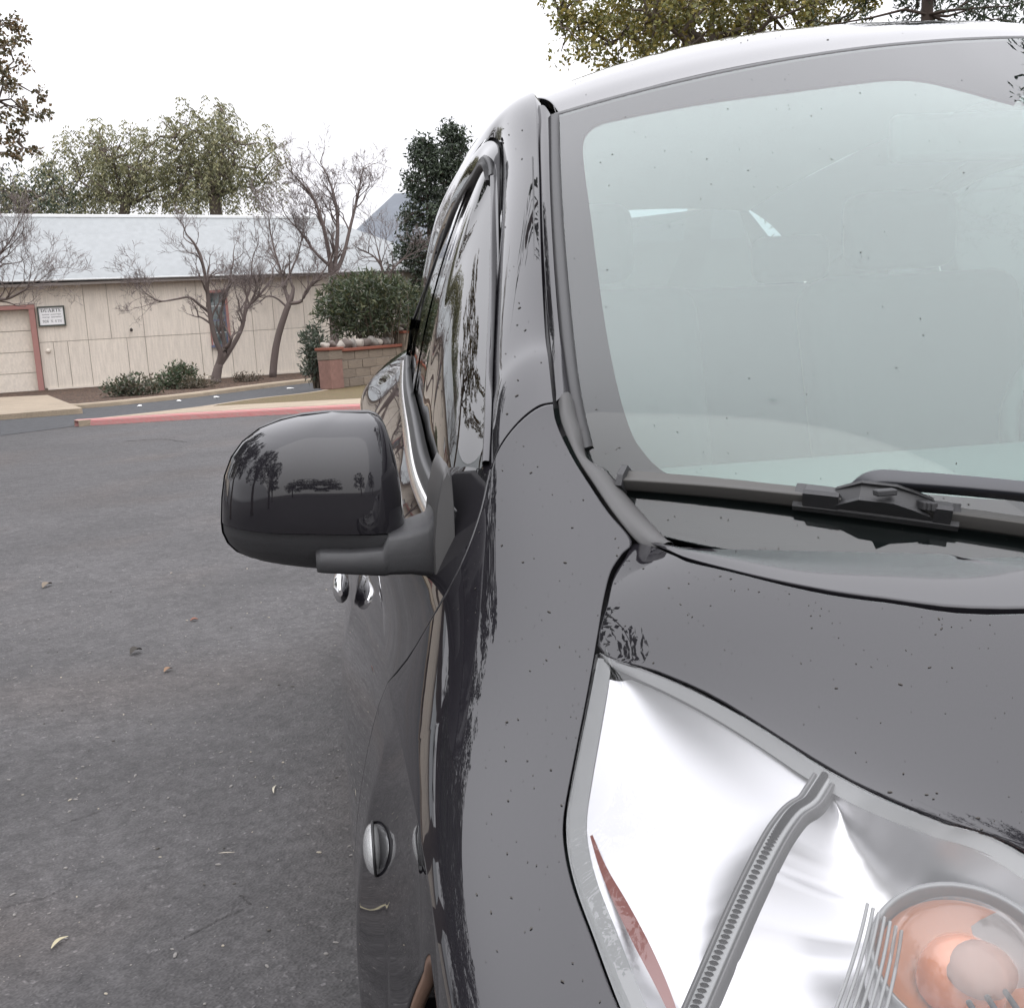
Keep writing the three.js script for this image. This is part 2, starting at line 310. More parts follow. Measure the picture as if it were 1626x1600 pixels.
// ---------------------------------------------------------------- building with the long grey roof
{
  const A = V(-8.757, 0, -25.864), th = 11.23 * Math.PI / 180;
  const b = thing('workshop_building', 'long low cream building with pale grey roof and pink trim across the street', 'building', A); b.rotation.y = th;
  const add = (par, name, geo, mat, label) => { const m = shadows(new THREE.Mesh(geo, mat)); m.name = name; par.add(m); if (label) m.userData.label = label; return m; };
  const eave = (s) => 2.47 - 0.012 * s, ridge = (s) => 4.25 - 0.03 * s, S0 = -15, S1 = 10.6, D = 8;
  const wx0 = 4.68, wx1 = 5.03, wy0 = 0.84, wy1 = 2.03, gx0 = -2.2, gx1 = 0.80, gy = 1.86;
  // walls: thick, with the openings left free
  const wall = []; const seg = (x0, x1, y0, y1) => wall.push(boxGeo(x1 - x0, y1 - y0, 0.2, (x0 + x1) / 2, (y0 + y1) / 2, -0.13));
  seg(S0, gx0, 0, 2.36); seg(gx0, gx1, gy, 2.36); seg(gx1, wx0, 0, 2.36); seg(wx0, wx1, 0, wy0); seg(wx0, wx1, wy1, 2.36); seg(wx1, S1, 0, 2.36);
  wall.push(boxGeo(0.2, 2.36, D - 0.5, S0 + 0.1, 1.18, -D / 2 - 0.03), boxGeo(0.2, 2.36, D - 0.5, S1 - 0.1, 1.18, -D / 2 - 0.03), boxGeo(S1 - S0, 2.36, 0.2, (S0 + S1) / 2, 1.18, -D));
  const w = add(b, 'wall', mergeGeometries(wall), jointMat);
  // siding sheets in two rows, each a piece with open joints
  R = rngOf(21);
  const split = 1.12;
  const sheets = (x0, x1, y0, y1, cuts) => {
    const xs = [x0, ...cuts.filter((c) => c > x0 + 0.1 && c < x1 - 0.1), x1];
    for (let k = 0; k < xs.length - 1; k++) {
      const g = boxGeo(xs[k + 1] - xs[k] - 0.011, y1 - y0 - 0.011, 0.024, (xs[k] + xs[k + 1]) / 2, (y0 + y1) / 2, -0.018 + rr(-0.003, 0.003));
      const uv = g.attributes.uv, P = g.attributes.position; for (let q = 0; q < uv.count; q++) uv.setXY(q, P.getX(q) / 2.2, P.getY(q) / 2.2);
      add(w, 'siding_sheet', g, wallMats[Math.floor(R() * 3)]);
    }
  };
  const up = [], low = []; for (let k = -14; k < 9; k++) { up.push(1.96 + 1.22 * k, ...(k % 3 === 0 ? [1.96 + 1.22 * k + 0.5] : [])); low.push(1.96 + 1.22 * k, ...(k % 4 === 1 ? [1.96 + 1.22 * k - 0.4] : [])); }
  low.push(1.22, 1.52); low.sort((p, q) => p - q); up.sort((p, q) => p - q);
  sheets(S0, gx0 - 0.12, split, 2.38, up); sheets(S0, gx0 - 0.12, 0.1, split, low);
  sheets(gx0 - 0.12, gx1 + 0.13, gy + 0.1, 2.38, up);
  sheets(gx1 + 0.13, wx0 - 0.04, split, 2.38, up); sheets(gx1 + 0.13, wx0 - 0.04, 0.1, split, low);
  sheets(wx0 - 0.04, wx1 + 0.06, 0.1, wy0 - 0.04, []); sheets(wx0 - 0.04, wx1 + 0.06, wy1 + 0.06, 2.38, []);
  sheets(wx1 + 0.06, S1, split, 2.38, up); sheets(wx1 + 0.06, S1, 0.1, split, low);
  add(b, 'base_board', boxGeo(S1 - gx1 - 0.2, 0.11, 0.05, (S1 + gx1 + 0.2) / 2, 0.05, 0.002), wallMats[2]);
  // garage door in pink trim
  const gd = add(b, 'garage_door', boxGeo(gx1 - gx0, gy, 0.04, (gx0 + gx1) / 2, gy / 2, -0.16), jointMat);
  for (let k = 0; k < 4; k++) add(gd, 'door_panel', rbox(gx1 - gx0 - 0.02, gy / 4 - 0.012, 0.03, 0.006, (gx0 + gx1) / 2, gy / 4 * (k + 0.5), -0.125), wallMats[1]);
  add(b, 'trim_post', boxGeo(0.12, gy, 0.06, gx1 + 0.06, gy / 2, 0.02), pinkTrim); add(b, 'trim_post', boxGeo(0.12, gy, 0.06, gx0 - 0.06, gy / 2, 0.02), pinkTrim);
  add(b, 'trim_header', boxGeo(gx1 - gx0 + 0.26, 0.09, 0.07, (gx0 + gx1) / 2, gy + 0.047, 0.022), pinkTrim);
  // narrow sash window with pink trim
  const pane = phys(lin(0.75, 0.8, 0.8), 0.03, { transmission: 1, thickness: 0, ior: 1.5 }), wf = std(lin(0.62, 0.62, 0.62), 0.6), sashBlue = std(lin(0.13, 0.15, 0.24), 0.6);
  const win = add(b, 'window', boxGeo(0.055, wy1 - wy0 + 0.12, 0.06, wx1 + 0.03, (wy0 + wy1) / 2 + 0.02, 0.02), pinkTrim);
  add(win, 'trim', boxGeo(0.03, wy1 - wy0 + 0.12, 0.05, wx0 - 0.02, (wy0 + wy1) / 2 + 0.02, 0.016), pinkTrim);
  add(win, 'trim', boxGeo(wx1 - wx0 + 0.13, 0.055, 0.064, (wx0 + wx1) / 2 + 0.01, wy1 + 0.03, 0.022), pinkTrim);
  add(win, 'sill', boxGeo(wx1 - wx0 + 0.1, 0.05, 0.09, (wx0 + wx1) / 2, wy0 - 0.03, 0.03), sashBlue);
  add(win, 'sash', boxGeo(0.025, wy1 - wy0, 0.04, wx1 - 0.013, (wy0 + wy1) / 2, -0.06), sashBlue); add(win, 'sash', boxGeo(0.025, wy1 - wy0, 0.04, wx0 + 0.013, (wy0 + wy1) / 2, -0.06), wf);
  add(win, 'meeting_rail', boxGeo(wx1 - wx0 - 0.05, 0.04, 0.045, (wx0 + wx1) / 2, 1.40, -0.06), sashBlue);
  for (let k = 0; k < 4; k++) { const y0 = [0.84, 1.13, 1.42, 1.74][k], y1 = [1.11, 1.38, 1.72, 2.03][k]; add(win, 'pane', boxGeo(wx1 - wx0 - 0.05, y1 - y0, 0.006, (wx0 + wx1) / 2, (y0 + y1) / 2, -0.07), pane); if (k % 2 === 0) add(win, 'glazing_bar', boxGeo(wx1 - wx0 - 0.05, 0.02, 0.03, (wx0 + wx1) / 2, y1 + 0.01, -0.062), wf); }
  add(win, 'blind', boxGeo(wx1 - wx0, wy1 - wy0, 0.01, (wx0 + wx1) / 2, (wy0 + wy1) / 2, -0.2), std(lin(0.42, 0.43, 0.44), 0.9));
  // roof with a hipped end, dark fascia, pale ridge cap
  const m = new MB(), e0 = S0 - 0.3, e1 = S1 + 0.25, r1 = 8.2;
  const pe = (s, z) => V(s, eave(s), z), pr = (s) => V(s, ridge(s), -4.0);
  m.quad(pe(e0, 0.28), pe(e1, 0.28), pr(r1), pr(e0)); m.quad(pe(e1, -D - 0.3), pe(e0, -D - 0.3), pr(e0), pr(r1)); m.tri(pe(e1, 0.28), pe(e1, -D - 0.3), pr(r1));
  const rg = m.geo(false), ruv = rg.attributes.uv, rp = rg.attributes.position; for (let q = 0; q < ruv.count; q++) ruv.setXY(q, rp.getX(q) / 3, rp.getZ(q) / 3);
  const roof = add(b, 'roof', rg, roofMat);
  const bar = (p, q, r, mat, name) => { const t = new MB(); t.tube([p, q], r, 6); add(roof, name, creased(t.geo()), mat); };
  bar(pr(e0).add(V(0, 0.01, 0)), pr(r1).add(V(0, 0.01, 0)), 0.06, roofEdge, 'ridge_cap');
  bar(pe(e0, 0.285), pe(e1, 0.285), 0.022, roofEdge, 'drip_edge');
  add(b, 'fascia', boxGeo(e1 - e0, 0.06, 0.03, (e0 + e1) / 2, 2.375, 0.22).rotateZ(-0.004), fasciaMat);
  add(b, 'soffit', boxGeo(e1 - e0, 0.02, 0.3, (e0 + e1) / 2, 2.385, 0.07), fasciaMat);
  // small fittings on the wall
  add(b, 'wall_lamp', new THREE.LatheGeometry([[0.0, 0], [0.035, 0.01], [0.03, 0.06], [0.012, 0.09], [0, 0.095]].map((q) => new THREE.Vector2(...q)), 10).rotateX(0.9).translate(2.9, 1.27, 0.05), std(lin(0.08, 0.075, 0.07), 0.6));
  add(b, 'door_bell', new THREE.LatheGeometry([[0, 0], [0.05, 0], [0.05, 0.02], [0.03, 0.035], [0, 0.04]].map((q) => new THREE.Vector2(...q)), 14).rotateX(Math.PI / 2).translate(1.1, 0.93, 0.0), wallMats[1]);
  // the sign
  const cv = document.createElement('canvas'); cv.width = 512; cv.height = 384; const c = cv.getContext('2d');
  c.fillStyle = '#e9e9ea'; c.fillRect(0, 0, 512, 384); c.fillStyle = '#3c413d'; c.textAlign = 'center';
  c.font = 'bold 104px serif'; c.save(); c.translate(256, 98); c.fillText('DUARTE', 0, 0, 440); c.restore();
  c.fillStyle = '#77787a'; R = rngOf(77);
  const scrawl = (y, x0, x1, h) => { let x = x0; while (x < x1) { const w2 = rr(6, 15); c.fillRect(x, y + rr(-3, 3), w2, rr(h * 0.5, h)); x += w2 + rr(3, 7); } };
  scrawl(146, 60, 205, 24); scrawl(146, 236, 460, 24); scrawl(204, 60, 220, 26); scrawl(204, 250, 466, 26);
  c.fillStyle = '#44484a'; c.font = 'bold 82px serif'; c.fillText('926', 122, 332, 130); c.font = '78px serif'; c.fillText('N. 6', 292, 332, 130); c.fillText('TH', 416, 332, 90);
  const st = new THREE.CanvasTexture(cv); st.colorSpace = THREE.SRGBColorSpace;
  const sx = 1.255, sy = 1.685, sg = thing('wall_sign', 'white framed sign lettered in black on the cream wall beside the garage door', 'sign', V(sx, sy - 0.21, 0.006).applyAxisAngle(V(0, 1, 0), th).add(A)); sg.rotation.y = th;
  const plane = new THREE.PlaneGeometry(0.50, 0.375); plane.translate(0, 0.21, 0.021);
  add(sg, 'sign_board', boxGeo(0.52, 0.40, 0.018, 0, 0.21, 0.01), std(lin(0.7, 0.7, 0.7), 0.7));
  add(sg, 'sign_face', plane, std(lin(0.95, 0.95, 0.95), 0.6, { map: st }));
  const fm = std(lin(0.055, 0.065, 0.055), 0.6);
  for (const [ww, hh, x, y] of [[0.57, 0.032, 0, 0.414], [0.57, 0.032, 0, 0.006], [0.032, 0.376, -0.269, 0.21], [0.032, 0.376, 0.269, 0.21]]) add(sg, 'sign_frame', boxGeo(ww, hh, 0.035, x, y, 0.018), fm);
}
{ // taller grey-roofed shed behind
  const o = V(4.7, 0, -36), g = thing('storage_shed', 'taller dark grey roofed shed standing behind the long cream building', 'building', o);
  const w = boxGeo(17, 3.2, 7, o.x + 2.5, 1.6, o.z, 0.1); part(g, 'wall', w, std(lin(0.4, 0.38, 0.35), 0.9));
  const m = new MB(), p = (x, y, z) => V(x, y, z).applyAxisAngle(V(0, 1, 0), 0.1).add(V(o.x + 2.5, 0, o.z));
  m.quad(p(-9, 3.0, 3.9), p(9, 3.0, 3.9), p(9, 5.1, 0), p(-6.6, 5.0, 0)); m.quad(p(9, 3.0, -3.9), p(-9, 3.0, -3.9), p(-6.6, 5.0, 0), p(9, 5.1, 0)); m.tri(p(-9, 3.0, -3.9), p(-9, 3.0, 3.9), p(-6.6, 5.0, 0));
  part(g, 'roof', m.geo(false), greyRoof);
}

// ---------------------------------------------------------------- low block wall with stones
const bwA = Y(527, 617, 0.084), bwB = Y(642, 603, 0.084);
{
  const dir = bwB.clone().sub(bwA), L = dir.length(), th = Math.atan2(-dir.z, dir.x);
  const g = thing('block_wall', 'low grey concrete block wall with pink piers and terracotta coping', 'wall', bwA); g.rotation.y = th;
  const add = (par, name, geo, mat) => { const m = shadows(new THREE.Mesh(geo, mat)); m.name = name; par.add(m); return m; };
  const blockMats = [0, 1, 2].map((k) => std(lin(0.25 + 0.025 * k, 0.215 + 0.022 * k, 0.19 + 0.018 * k), 0.92, { map: concreteMap })), mortar = std(lin(0.27, 0.24, 0.21), 0.95), pinkBlock = std(lin(0.30, 0.18, 0.165), 0.9, { map: concreteMap }), terra = std(lin(0.28, 0.10, 0.07), 0.85, { map: concreteMap });
  R = rngOf(9);
  const LEN = L * 2.6, h = 0.155, bw = 0.36;
  const core = add(g, 'mortar_core', boxGeo(LEN, 0.62, 0.13, LEN / 2, 0.31, 0), mortar);
  const bg = new RoundedBoxGeometry(bw - 0.012, h - 0.012, 0.16, 1, 0.006), bh = new RoundedBoxGeometry(bw / 2 - 0.012, h - 0.012, 0.16, 1, 0.006);
  for (let r = 0; r < 4; r++) for (let x = r % 2 ? bw : bw / 2; x < LEN; x += bw) { const m = add(core, 'concrete_block', bg, blockMats[Math.floor(R() * 3)]); m.position.set(x, h * (r + 0.5), rr(-0.006, 0.006)); }
  for (let r = 1; r < 4; r += 2) { const m = add(core, 'concrete_block', bh, blockMats[1]); m.position.set(bw / 4 + 0.09, h * (r + 0.5), 0); }
  const cap = add(g, 'coping', new THREE.BufferGeometry().copy(rbox(LEN, 0.055, 0.24, 0.012, LEN / 2, 0.65, 0)), terra); cap.userData.label = 'terracotta coping along the wall top';
  for (let k = 0; k < 3; k++) {
    const x = k * L * 1.02, tall = k ? 0.86 : 0.66, p = add(g, 'pier', rbox(0.3, 0.5, 0.3, 0.012, x, 0.25, 0.01), k ? blockMats[1] : pinkBlock);
    add(p, 'pier_block', rbox(0.315, tall - 0.5, 0.315, 0.012, x, 0.5 + (tall - 0.5) / 2, 0.01), blockMats[0]);
    add(p, 'pier_cap', rbox(0.36, 0.05, 0.36, 0.012, x, tall + 0.026, 0.01), terra);
  }
  // loose stones on the wall and piers
  const stoneMats = [lin(0.30, 0.27, 0.24), lin(0.11, 0.09, 0.08), lin(0.18, 0.165, 0.15)].map((c) => std(c, 0.95));
  const spots = [[-0.07, 0.74, 0.10, 0, 'small pale stones'], [0.07, 0.73, 0.09, 1]]; let labelNo = 0;
  const put = (x, y, rad, mat, label, flat = 0.75) => {
    const q = new THREE.IcosahedronGeometry(rad, 2), P = q.attributes.position, sd = rr(0, 9);
    for (let k = 0; k < P.count; k++) { const v = V().fromBufferAttribute(P, k), d = 1 + 0.22 * Math.sin(v.x * 31 / (rad * 10) + sd) * Math.cos(v.y * 27 / (rad * 10) + sd * 2) + 0.14 * Math.sin(v.z * 43 / (rad * 10) + sd); P.setXYZ(k, v.x * d * 1.1, v.y * d * flat, v.z * d * 0.9); }
    q.computeVertexNormals(); q.rotateY(rr(0, 3));
    const s = shadows(new THREE.Mesh(mergeVertices(q.deleteAttribute('uv').deleteAttribute('normal')), mat)); s.geometry.computeVertexNormals(); s.name = numbered('stone'); s.position.copy(V(x, y + rad * flat * 0.75, 0).applyAxisAngle(V(0, 1, 0), th).add(bwA)); scene.add(s);
    tag(s, label, 'stone', 'loose stones laid on the block wall');
  };
  const onCope = 'rough stone lying on the terracotta coping of the block wall', onPier = 'stone piled on the cap of a block wall pier';
  for (let k = 0, x = 0.30; x < L - 0.2; k++) { const r = rr(0.065, 0.10); put(x, 0.677, r, stoneMats[k % 3], onCope, 0.95); x += r * 1.75; }
  put(-0.08, 0.712, 0.07, stoneMats[0], onPier); put(0.07, 0.712, 0.08, stoneMats[1], onPier);
  put(L * 1.02 - 0.09, 0.912, 0.08, stoneMats[0], onPier, 0.5); put(L * 1.02 + 0.09, 0.912, 0.085, stoneMats[2], onPier, 0.5); put(L * 1.02, 0.985, 0.13, stoneMats[2], onPier, 0.45); put(L * 1.02 - 0.01, 1.08, 0.10, stoneMats[2], onPier, 0.4);
}

// ---------------------------------------------------------------- plants
const leafMat = phys(lin(1, 1, 1), 0.75, { vertexColors: true, transmission: 0.35, thickness: 0 });
const barkMat = (c) => std(c, 0.9);
function leaf(m, p, dir, side, len, wid, col) { // a folded leaf of two triangles on each side of its rib
  m.col = col; const q = p.clone().addScaledVector(dir, len), c = p.clone().addScaledVector(dir, len * 0.45), n = V().crossVectors(dir, side).multiplyScalar(wid * 0.25);
  m.quad(p, c.clone().addScaledVector(side, wid / 2).add(n), q, c.clone().addScaledVector(side, -wid / 2).add(n));
}
function rdir() { const z = rr(-1, 1), a = rr(0, 6.2832), s = Math.sqrt(1 - z * z); return V(s * Math.cos(a), z, s * Math.sin(a)); }
function tone(cols) { const c = cols[Math.floor(R() * cols.length)], k = rr(0.62, 1.05); return [c[0] * k, c[1] * k, c[2] * k]; }
function cluster(m, c, rad, n, len, wid, cols, droop = 0) {
  for (let k = 0; k < n; k++) {
    const d = rdir(), p = c.clone().addScaledVector(d, rad * Math.cbrt(R())), f = rdir().add(V(0, -droop, 0)).normalize(), s = V().crossVectors(f, rdir()).normalize();
    leaf(m, p, f, s, len * rr(0.7, 1.3), wid * rr(0.7, 1.3), tone(cols));
  }
}
function strings(m, c, n, drop, len, wid, cols) { // weeping sprays: leaflets along hanging strings
  for (let k = 0; k < n; k++) {
    const a = rr(0, 6.28), o = V(Math.cos(a), 0, Math.sin(a)), L = drop * rr(0.4, 1.2), p0 = c.clone().add(rdir().multiplyScalar(0.28)), seg = Math.ceil(L / (len * 0.55));
    for (let q = 0; q < seg; q++) { const t = q / seg, p = p0.clone().addScaledVector(o, 0.22 * Math.sin(t * 1.6)).add(V(0, 0.12 * Math.sin(t * 3) - L * t * t, 0)); const f = V(Math.cos(a + (q % 2 ? 1.3 : -1.3)), -0.9, Math.sin(a + (q % 2 ? 1.3 : -1.3))).normalize(); leaf(m, p, f, V().crossVectors(f, rdir()).normalize(), len, wid, tone(cols)); }
  }
}
function bend(p, q, wob, n = 5) { const out = [p.clone()]; const w = p.distanceTo(q) * wob; for (let k = 1; k < n; k++) out.push(p.clone().lerp(q, k / n).add(V(rr(-w, w), rr(-w, w), rr(-w, w)))); out.push(q.clone()); return out; }
// a leafy tree: trunk, limbs to clumps inside an egg-shaped crown, leaves round the clumps
function leafyTree(o) {
  R = rngOf(o.seed); const t = thing(o.name ?? 'tree', o.label, 'tree', o.base, o.group), wood = new MB(), lv = new MB(); lv.c = [];
  const c = o.crown, r = o.radii, fork = o.base.clone().lerp(V(c.x, c.y - r.y * 0.55, c.z), 1), tr = o.trunk;
  wood.tube(bend(o.base, fork, 0.03, 5), (k) => tr * (1.25 - 0.5 * k), 8);
  const tips = [];
  for (let k = 0; k < o.clumps; k++) { let d; do d = rdir(); while (d.y < (o.minUp ?? -0.75)); const f = Math.pow(R(), 0.45); tips.push(V(c.x + d.x * r.x * f, c.y + d.y * r.y * f, c.z + d.z * r.z * f)); }
  const limbs = tips.slice(0, o.limbs ?? 9), pts = [];
  for (const q of limbs) { const b = bend(fork, q, 0.09, 6); wood.tube(b, (k) => lerp(tr * 0.5, tr * 0.07, Math.sqrt(k)), 6); pts.push(...b.slice(2)); }
  for (const q of tips.slice(limbs.length)) { let n = pts[0]; for (const p of pts) if (p.distanceToSquared(q) < n.distanceToSquared(q)) n = p; wood.tube(bend(n, q, 0.12, 3), (k) => lerp(tr * 0.14, tr * 0.03, k), 4, false); }
  for (const q of tips) { if (R() < (o.bare ?? 0)) continue; o.weep ? strings(lv, q, o.weep, o.drop ?? 0.9, o.len, o.wid, o.cols) : cluster(lv, q, o.clumpR * rr(0.7, 1.25), Math.round(o.perClump * rr(0.6, 1.3)), o.len, o.wid, o.cols, o.droop ?? 0.2); }
  part(t, 'trunk', wood.geo(), barkMat(o.bark ?? lin(0.09, 0.07, 0.055))); part(t, 'crown', lv.geo(), leafMat);
  return t;
}
function conifer(o) { // a straight stem with tiers of drooping sprays
  R = rngOf(o.seed); const t = thing(o.name ?? 'conifer_tree', o.label, 'tree', o.base, o.group), wood = new MB(), lv = new MB(); lv.c = [];
  const top = o.base.clone().add(V(0, o.h, 0)); wood.tube(bend(o.base, top, 0.006, 6), (k) => lerp(o.h * 0.022, 0.015, k), 7);
  for (let k = 0; k < o.tiers; k++) {
    const f = (k + rr(0, 0.8)) / o.tiers, y = lerp(o.from ?? 0.12, 0.99, f), rad = o.r * Math.pow(1 - f, o.taper ?? 0.75) * rr(0.7, 1.15) + 0.08, n = o.per;
    for (let b = 0; b < n; b++) {
      const a = rr(0, 6.283), p = o.base.clone().add(V(0, o.h * y, 0)), q = p.clone().add(V(Math.cos(a) * rad, rad * rr(-0.35, 0.25), Math.sin(a) * rad)), br = bend(p, q, 0.05, 4);
      wood.tube(br, (s) => lerp(0.03, 0.006, s), 4, false);
      for (let s = 0; s < o.sprays; s++) { const u = Math.sqrt(rr(0.06, 1.05)), c = crV(br, Math.min(1, u)); cluster(lv, c.add(rdir().multiplyScalar(0.12)), o.spR * rr(0.6, 1.2), o.perSpray, o.len, o.wid, o.cols, 0.35); }
    }
  }
  part(t, 'trunk', wood.geo(), barkMat(lin(0.07, 0.05, 0.04))); part(t, 'crown', lv.geo(), leafMat);
  return t;
}
// a leafless tree: given main limbs (points), then forking twigs grown from them
function bareTree(o) {
  R = rngOf(o.seed); const t = thing('bare_tree', o.label, 'tree', o.base, 'leafless trees before the cream building'), wood = new MB(), tw = new MB();
  const up = (d, f) => d.clone().add(V(0, f, 0)).normalize();
  const grow = (p, d, len, rad, depth) => {
    const pts = [p.clone()], st = 3; let q = p.clone(), dd = d.clone();
    for (let k = 0; k < st; k++) { dd = up(dd.add(rdir().multiplyScalar(0.25)), 0.06); q = q.clone().addScaledVector(dd, len / st); pts.push(q); }
    (rad > 0.010 ? wood : tw).tube(pts, (k) => lerp(rad, rad * 0.6, k), rad > 0.012 ? 5 : 3, false);
    if (depth <= 0) return;
    const n = depth > 3 ? 2 : 2 + (R() < 0.6 ? 1 : 0);
    for (let k = 0; k < n; k++) { const f = k === 0 ? 1 : rr(0.35, 1), s = crV(pts, f); grow(s, up(dd.clone().add(rdir().multiplyScalar(0.85)), 0.12), len * rr(0.62, 0.86), Math.max(o.minR ?? 0.0034, rad * rr(0.5, 0.68)), depth - 1); }
  };
  for (const L of o.limbs) {
    const path = L.px.map(([x, y], k) => { const p = Z(x, y, o.base.z + (L.dz ?? 0) * k / L.px.length); return p; });
    if (L.trunk) path[0].copy(o.base);
    const D = dense(path, path.length * 3); wood.tube(D, (k) => lerp(L.r0, L.r1, k), 7);
    const n = L.twigs ?? 6;
    for (let k = 0; k < n; k++) { const f = rr(L.from ?? 0.35, 1), p = crV(path, f), d = crV(path, Math.min(1, f + 0.1)).sub(crV(path, Math.max(0, f - 0.1))).normalize(); grow(p, up(d.add(rdir().multiplyScalar(0.8)), 0.25), (o.len ?? 0.40) * rr(0.6, 1.15), lerp(L.r0, L.r1, f) * 0.55, o.depth ?? 5); }
    const e = path[path.length - 1], ed = e.clone().sub(path[path.length - 2]).normalize(); grow(e, ed, (o.len ?? 0.40), L.r1, (o.depth ?? 5) + 0);
  }
  part(t, 'trunk', wood.geo(), barkMat(lin(0.115, 0.09, 0.082))); part(t, 'crown', tw.geo(), barkMat(lin(0.175, 0.145, 0.138)));
}
bareTree({ seed: 3, label: 'leafless tree forking low in front of the narrow window', base: Y(343, 608, 0.06), limbs: [
  { trunk: 1, px: [[343, 608], [344, 592], [348, 578]], r0: 0.12, r1: 0.085, twigs: 0 },
  { px: [[346, 582], [350, 560], [342, 540], [334, 505], [330, 472], [326, 440], [318, 405]], r0: 0.07, r1: 0.03, twigs: 9, dz: 0.5 },
  { px: [[348, 580], [362, 560], [382, 525], [391, 490], [408, 472], [425, 452]], r0: 0.065, r1: 0.022, twigs: 9, dz: -0.5 },
  { px: [[360, 562], [354, 530], [350, 500], [358, 470], [366, 440]], r0: 0.042, r1: 0.02, twigs: 6 },
  { px: [[335, 498], [318, 485], [300, 472], [278, 475], [252, 478], [232, 466]], r0: 0.035, r1: 0.010, twigs: 8, dz: 0.6 },
  { px: [[388, 510], [390, 480], [398, 450], [400, 415]], r0: 0.03, r1: 0.014, twigs: 6 }] });
bareTree({ seed: 5, label: 'leafless tree with a leaning single trunk between the window and the big shrub', base: Y(433, 599, 0.06), limbs: [
  { trunk: 1, px: [[433, 599], [436, 565], [441, 535], [452, 500], [459, 482]], r0: 0.09, r1: 0.065, twigs: 0 },
  { px: [[459, 482], [478, 478], [487, 460], [500, 448], [514, 430]], r0: 0.045, r1: 0.016, twigs: 8, dz: 0.5 },
  { px: [[459, 482], [452, 458], [446, 432], [436, 400], [430, 372]], r0: 0.045, r1: 0.016, twigs: 10, dz: -0.5 },
  { px: [[456, 488], [440, 474], [425, 470], [412, 480]], r0: 0.025, r1: 0.01, twigs: 6 },
  { px: [[450, 455], [462, 430], [474, 400], [480, 372]], r0: 0.03, r1: 0.012, twigs: 9 }] });
bareTree({ seed: 8, len: 0.42, depth: 5, label: 'tall leafless tree rising above the roof behind the big shrub', base: Z(533, 575, -25.6).setY(0.06), limbs: [
  { trunk: 1, px: [[533, 596], [531, 540], [528, 470], [528, 445]], r0: 0.11, r1: 0.085, twigs: 2 },
  { px: [[528, 445], [522, 400], [512, 355], [498, 315], [478, 290]], r0: 0.06, r1: 0.018, twigs: 10, dz: 0.6 },
  { px: [[528, 445], [534, 400], [536, 350], [530, 310], [522, 285]], r0: 0.06, r1: 0.018, twigs: 10 },
  { px: [[530, 440], [545, 405], [556, 360], [566, 320], [572, 292]], r0: 0.055, r1: 0.018, twigs: 10, dz: -0.6 },
  { px: [[532, 430], [500, 400], [480, 372], [460, 350]], r0: 0.04, r1: 0.014, twigs: 8 }] });
bareTree({ seed: 13, len: 0.45, depth: 4, label: 'small leafless tree low against the roof behind the conifer', base: Z(615, 575, -26.2).setY(0.06), limbs: [
  { trunk: 1, px: [[615, 590], [612, 500], [610, 445]], r0: 0.06, r1: 0.045, twigs: 2 },
  { px: [[610, 445], [604, 415], [598, 390]], r0: 0.035, r1: 0.012, twigs: 6 }, { px: [[610, 445], [630, 420], [655, 402]], r0: 0.035, r1: 0.012, twigs: 6 }] });
bareTree({ seed: 17, len: 0.5, depth: 5, label: 'leafless tree beside the garage door with twigs over its header', base: Z(-42, 620, -24.2).setY(0.05), limbs: [
  { trunk: 1, px: [[-42, 640], [-40, 560], [-36, 500]], r0: 0.1, r1: 0.08, twigs: 0 },
  { px: [[-36, 500], [-12, 478], [12, 474], [36, 462], [52, 450]], r0: 0.045, r1: 0.012, twigs: 12, from: 0.2 },
  { px: [[-36, 500], [-24, 450], [-6, 410], [14, 385]], r0: 0.05, r1: 0.016, twigs: 14, from: 0.25 },
  { px: [[-36, 500], [-50, 450], [-60, 400], [-64, 360]], r0: 0.05, r1: 0.016, twigs: 10 }] });

const pepper = [[0.19, 0.185, 0.08], [0.14, 0.145, 0.06], [0.25, 0.23, 0.11]], yellowish = [[0.23, 0.20, 0.035], [0.27, 0.215, 0.04], [0.14, 0.145, 0.035], [0.18, 0.18, 0.035]], dark = [[0.03, 0.05, 0.022], [0.045, 0.07, 0.03], [0.022, 0.038, 0.018]], brown = [[0.13, 0.10, 0.035], [0.09, 0.085, 0.035], [0.18, 0.11, 0.04]];
const wl = 'trees beyond the building and around the car park';
// behind the cream building
leafyTree({ seed: 40, label: 'wide weeping tree with a dark forked limb above the roof ridge', base: V(-5.4, 0, -36), crown: Z(335, 258, -36), radii: V(2.2, 1.8, 1.6), trunk: 0.24, clumps: 135, limbs: 9, weep: 8, drop: 1.0, len: 0.13, wid: 0.045, cols: pepper, group: wl, minUp: -0.9 });
leafyTree({ seed: 41, label: 'weeping tree with a rounded crown beside the forked one above the roof ridge', base: V(-9.2, 0, -36.5), crown: Z(195, 275, -36.5), radii: V(2.5, 1.5, 1.6), trunk: 0.2, clumps: 130, limbs: 9, weep: 8, drop: 0.9, len: 0.13, wid: 0.045, cols: pepper, group: wl, minUp: -0.9 });
leafyTree({ seed: 42, label: 'low dense olive tree just above the roof at the far end of the ridge', base: V(-13.6, 0, -35), crown: Z(40, 318, -35), radii: V(1.7, 1.0, 1.4), trunk: 0.2, clumps: 70, weep: 8, drop: 0.7, len: 0.13, wid: 0.05, cols: [...pepper, ...dark], group: wl, minUp: -0.6 });
leafyTree({ seed: 43, label: 'tree with sparse brownish leaf tufts hanging into the sky', base: V(-10.9, 0, -21.5), crown: Z(-60, 150, -21.5), radii: V(1.45, 2.0, 1.4), trunk: 0.16, clumps: 95, clumpR: 0.16, perClump: 55, len: 0.085, wid: 0.055, cols: brown, droop: 0.5, group: wl });
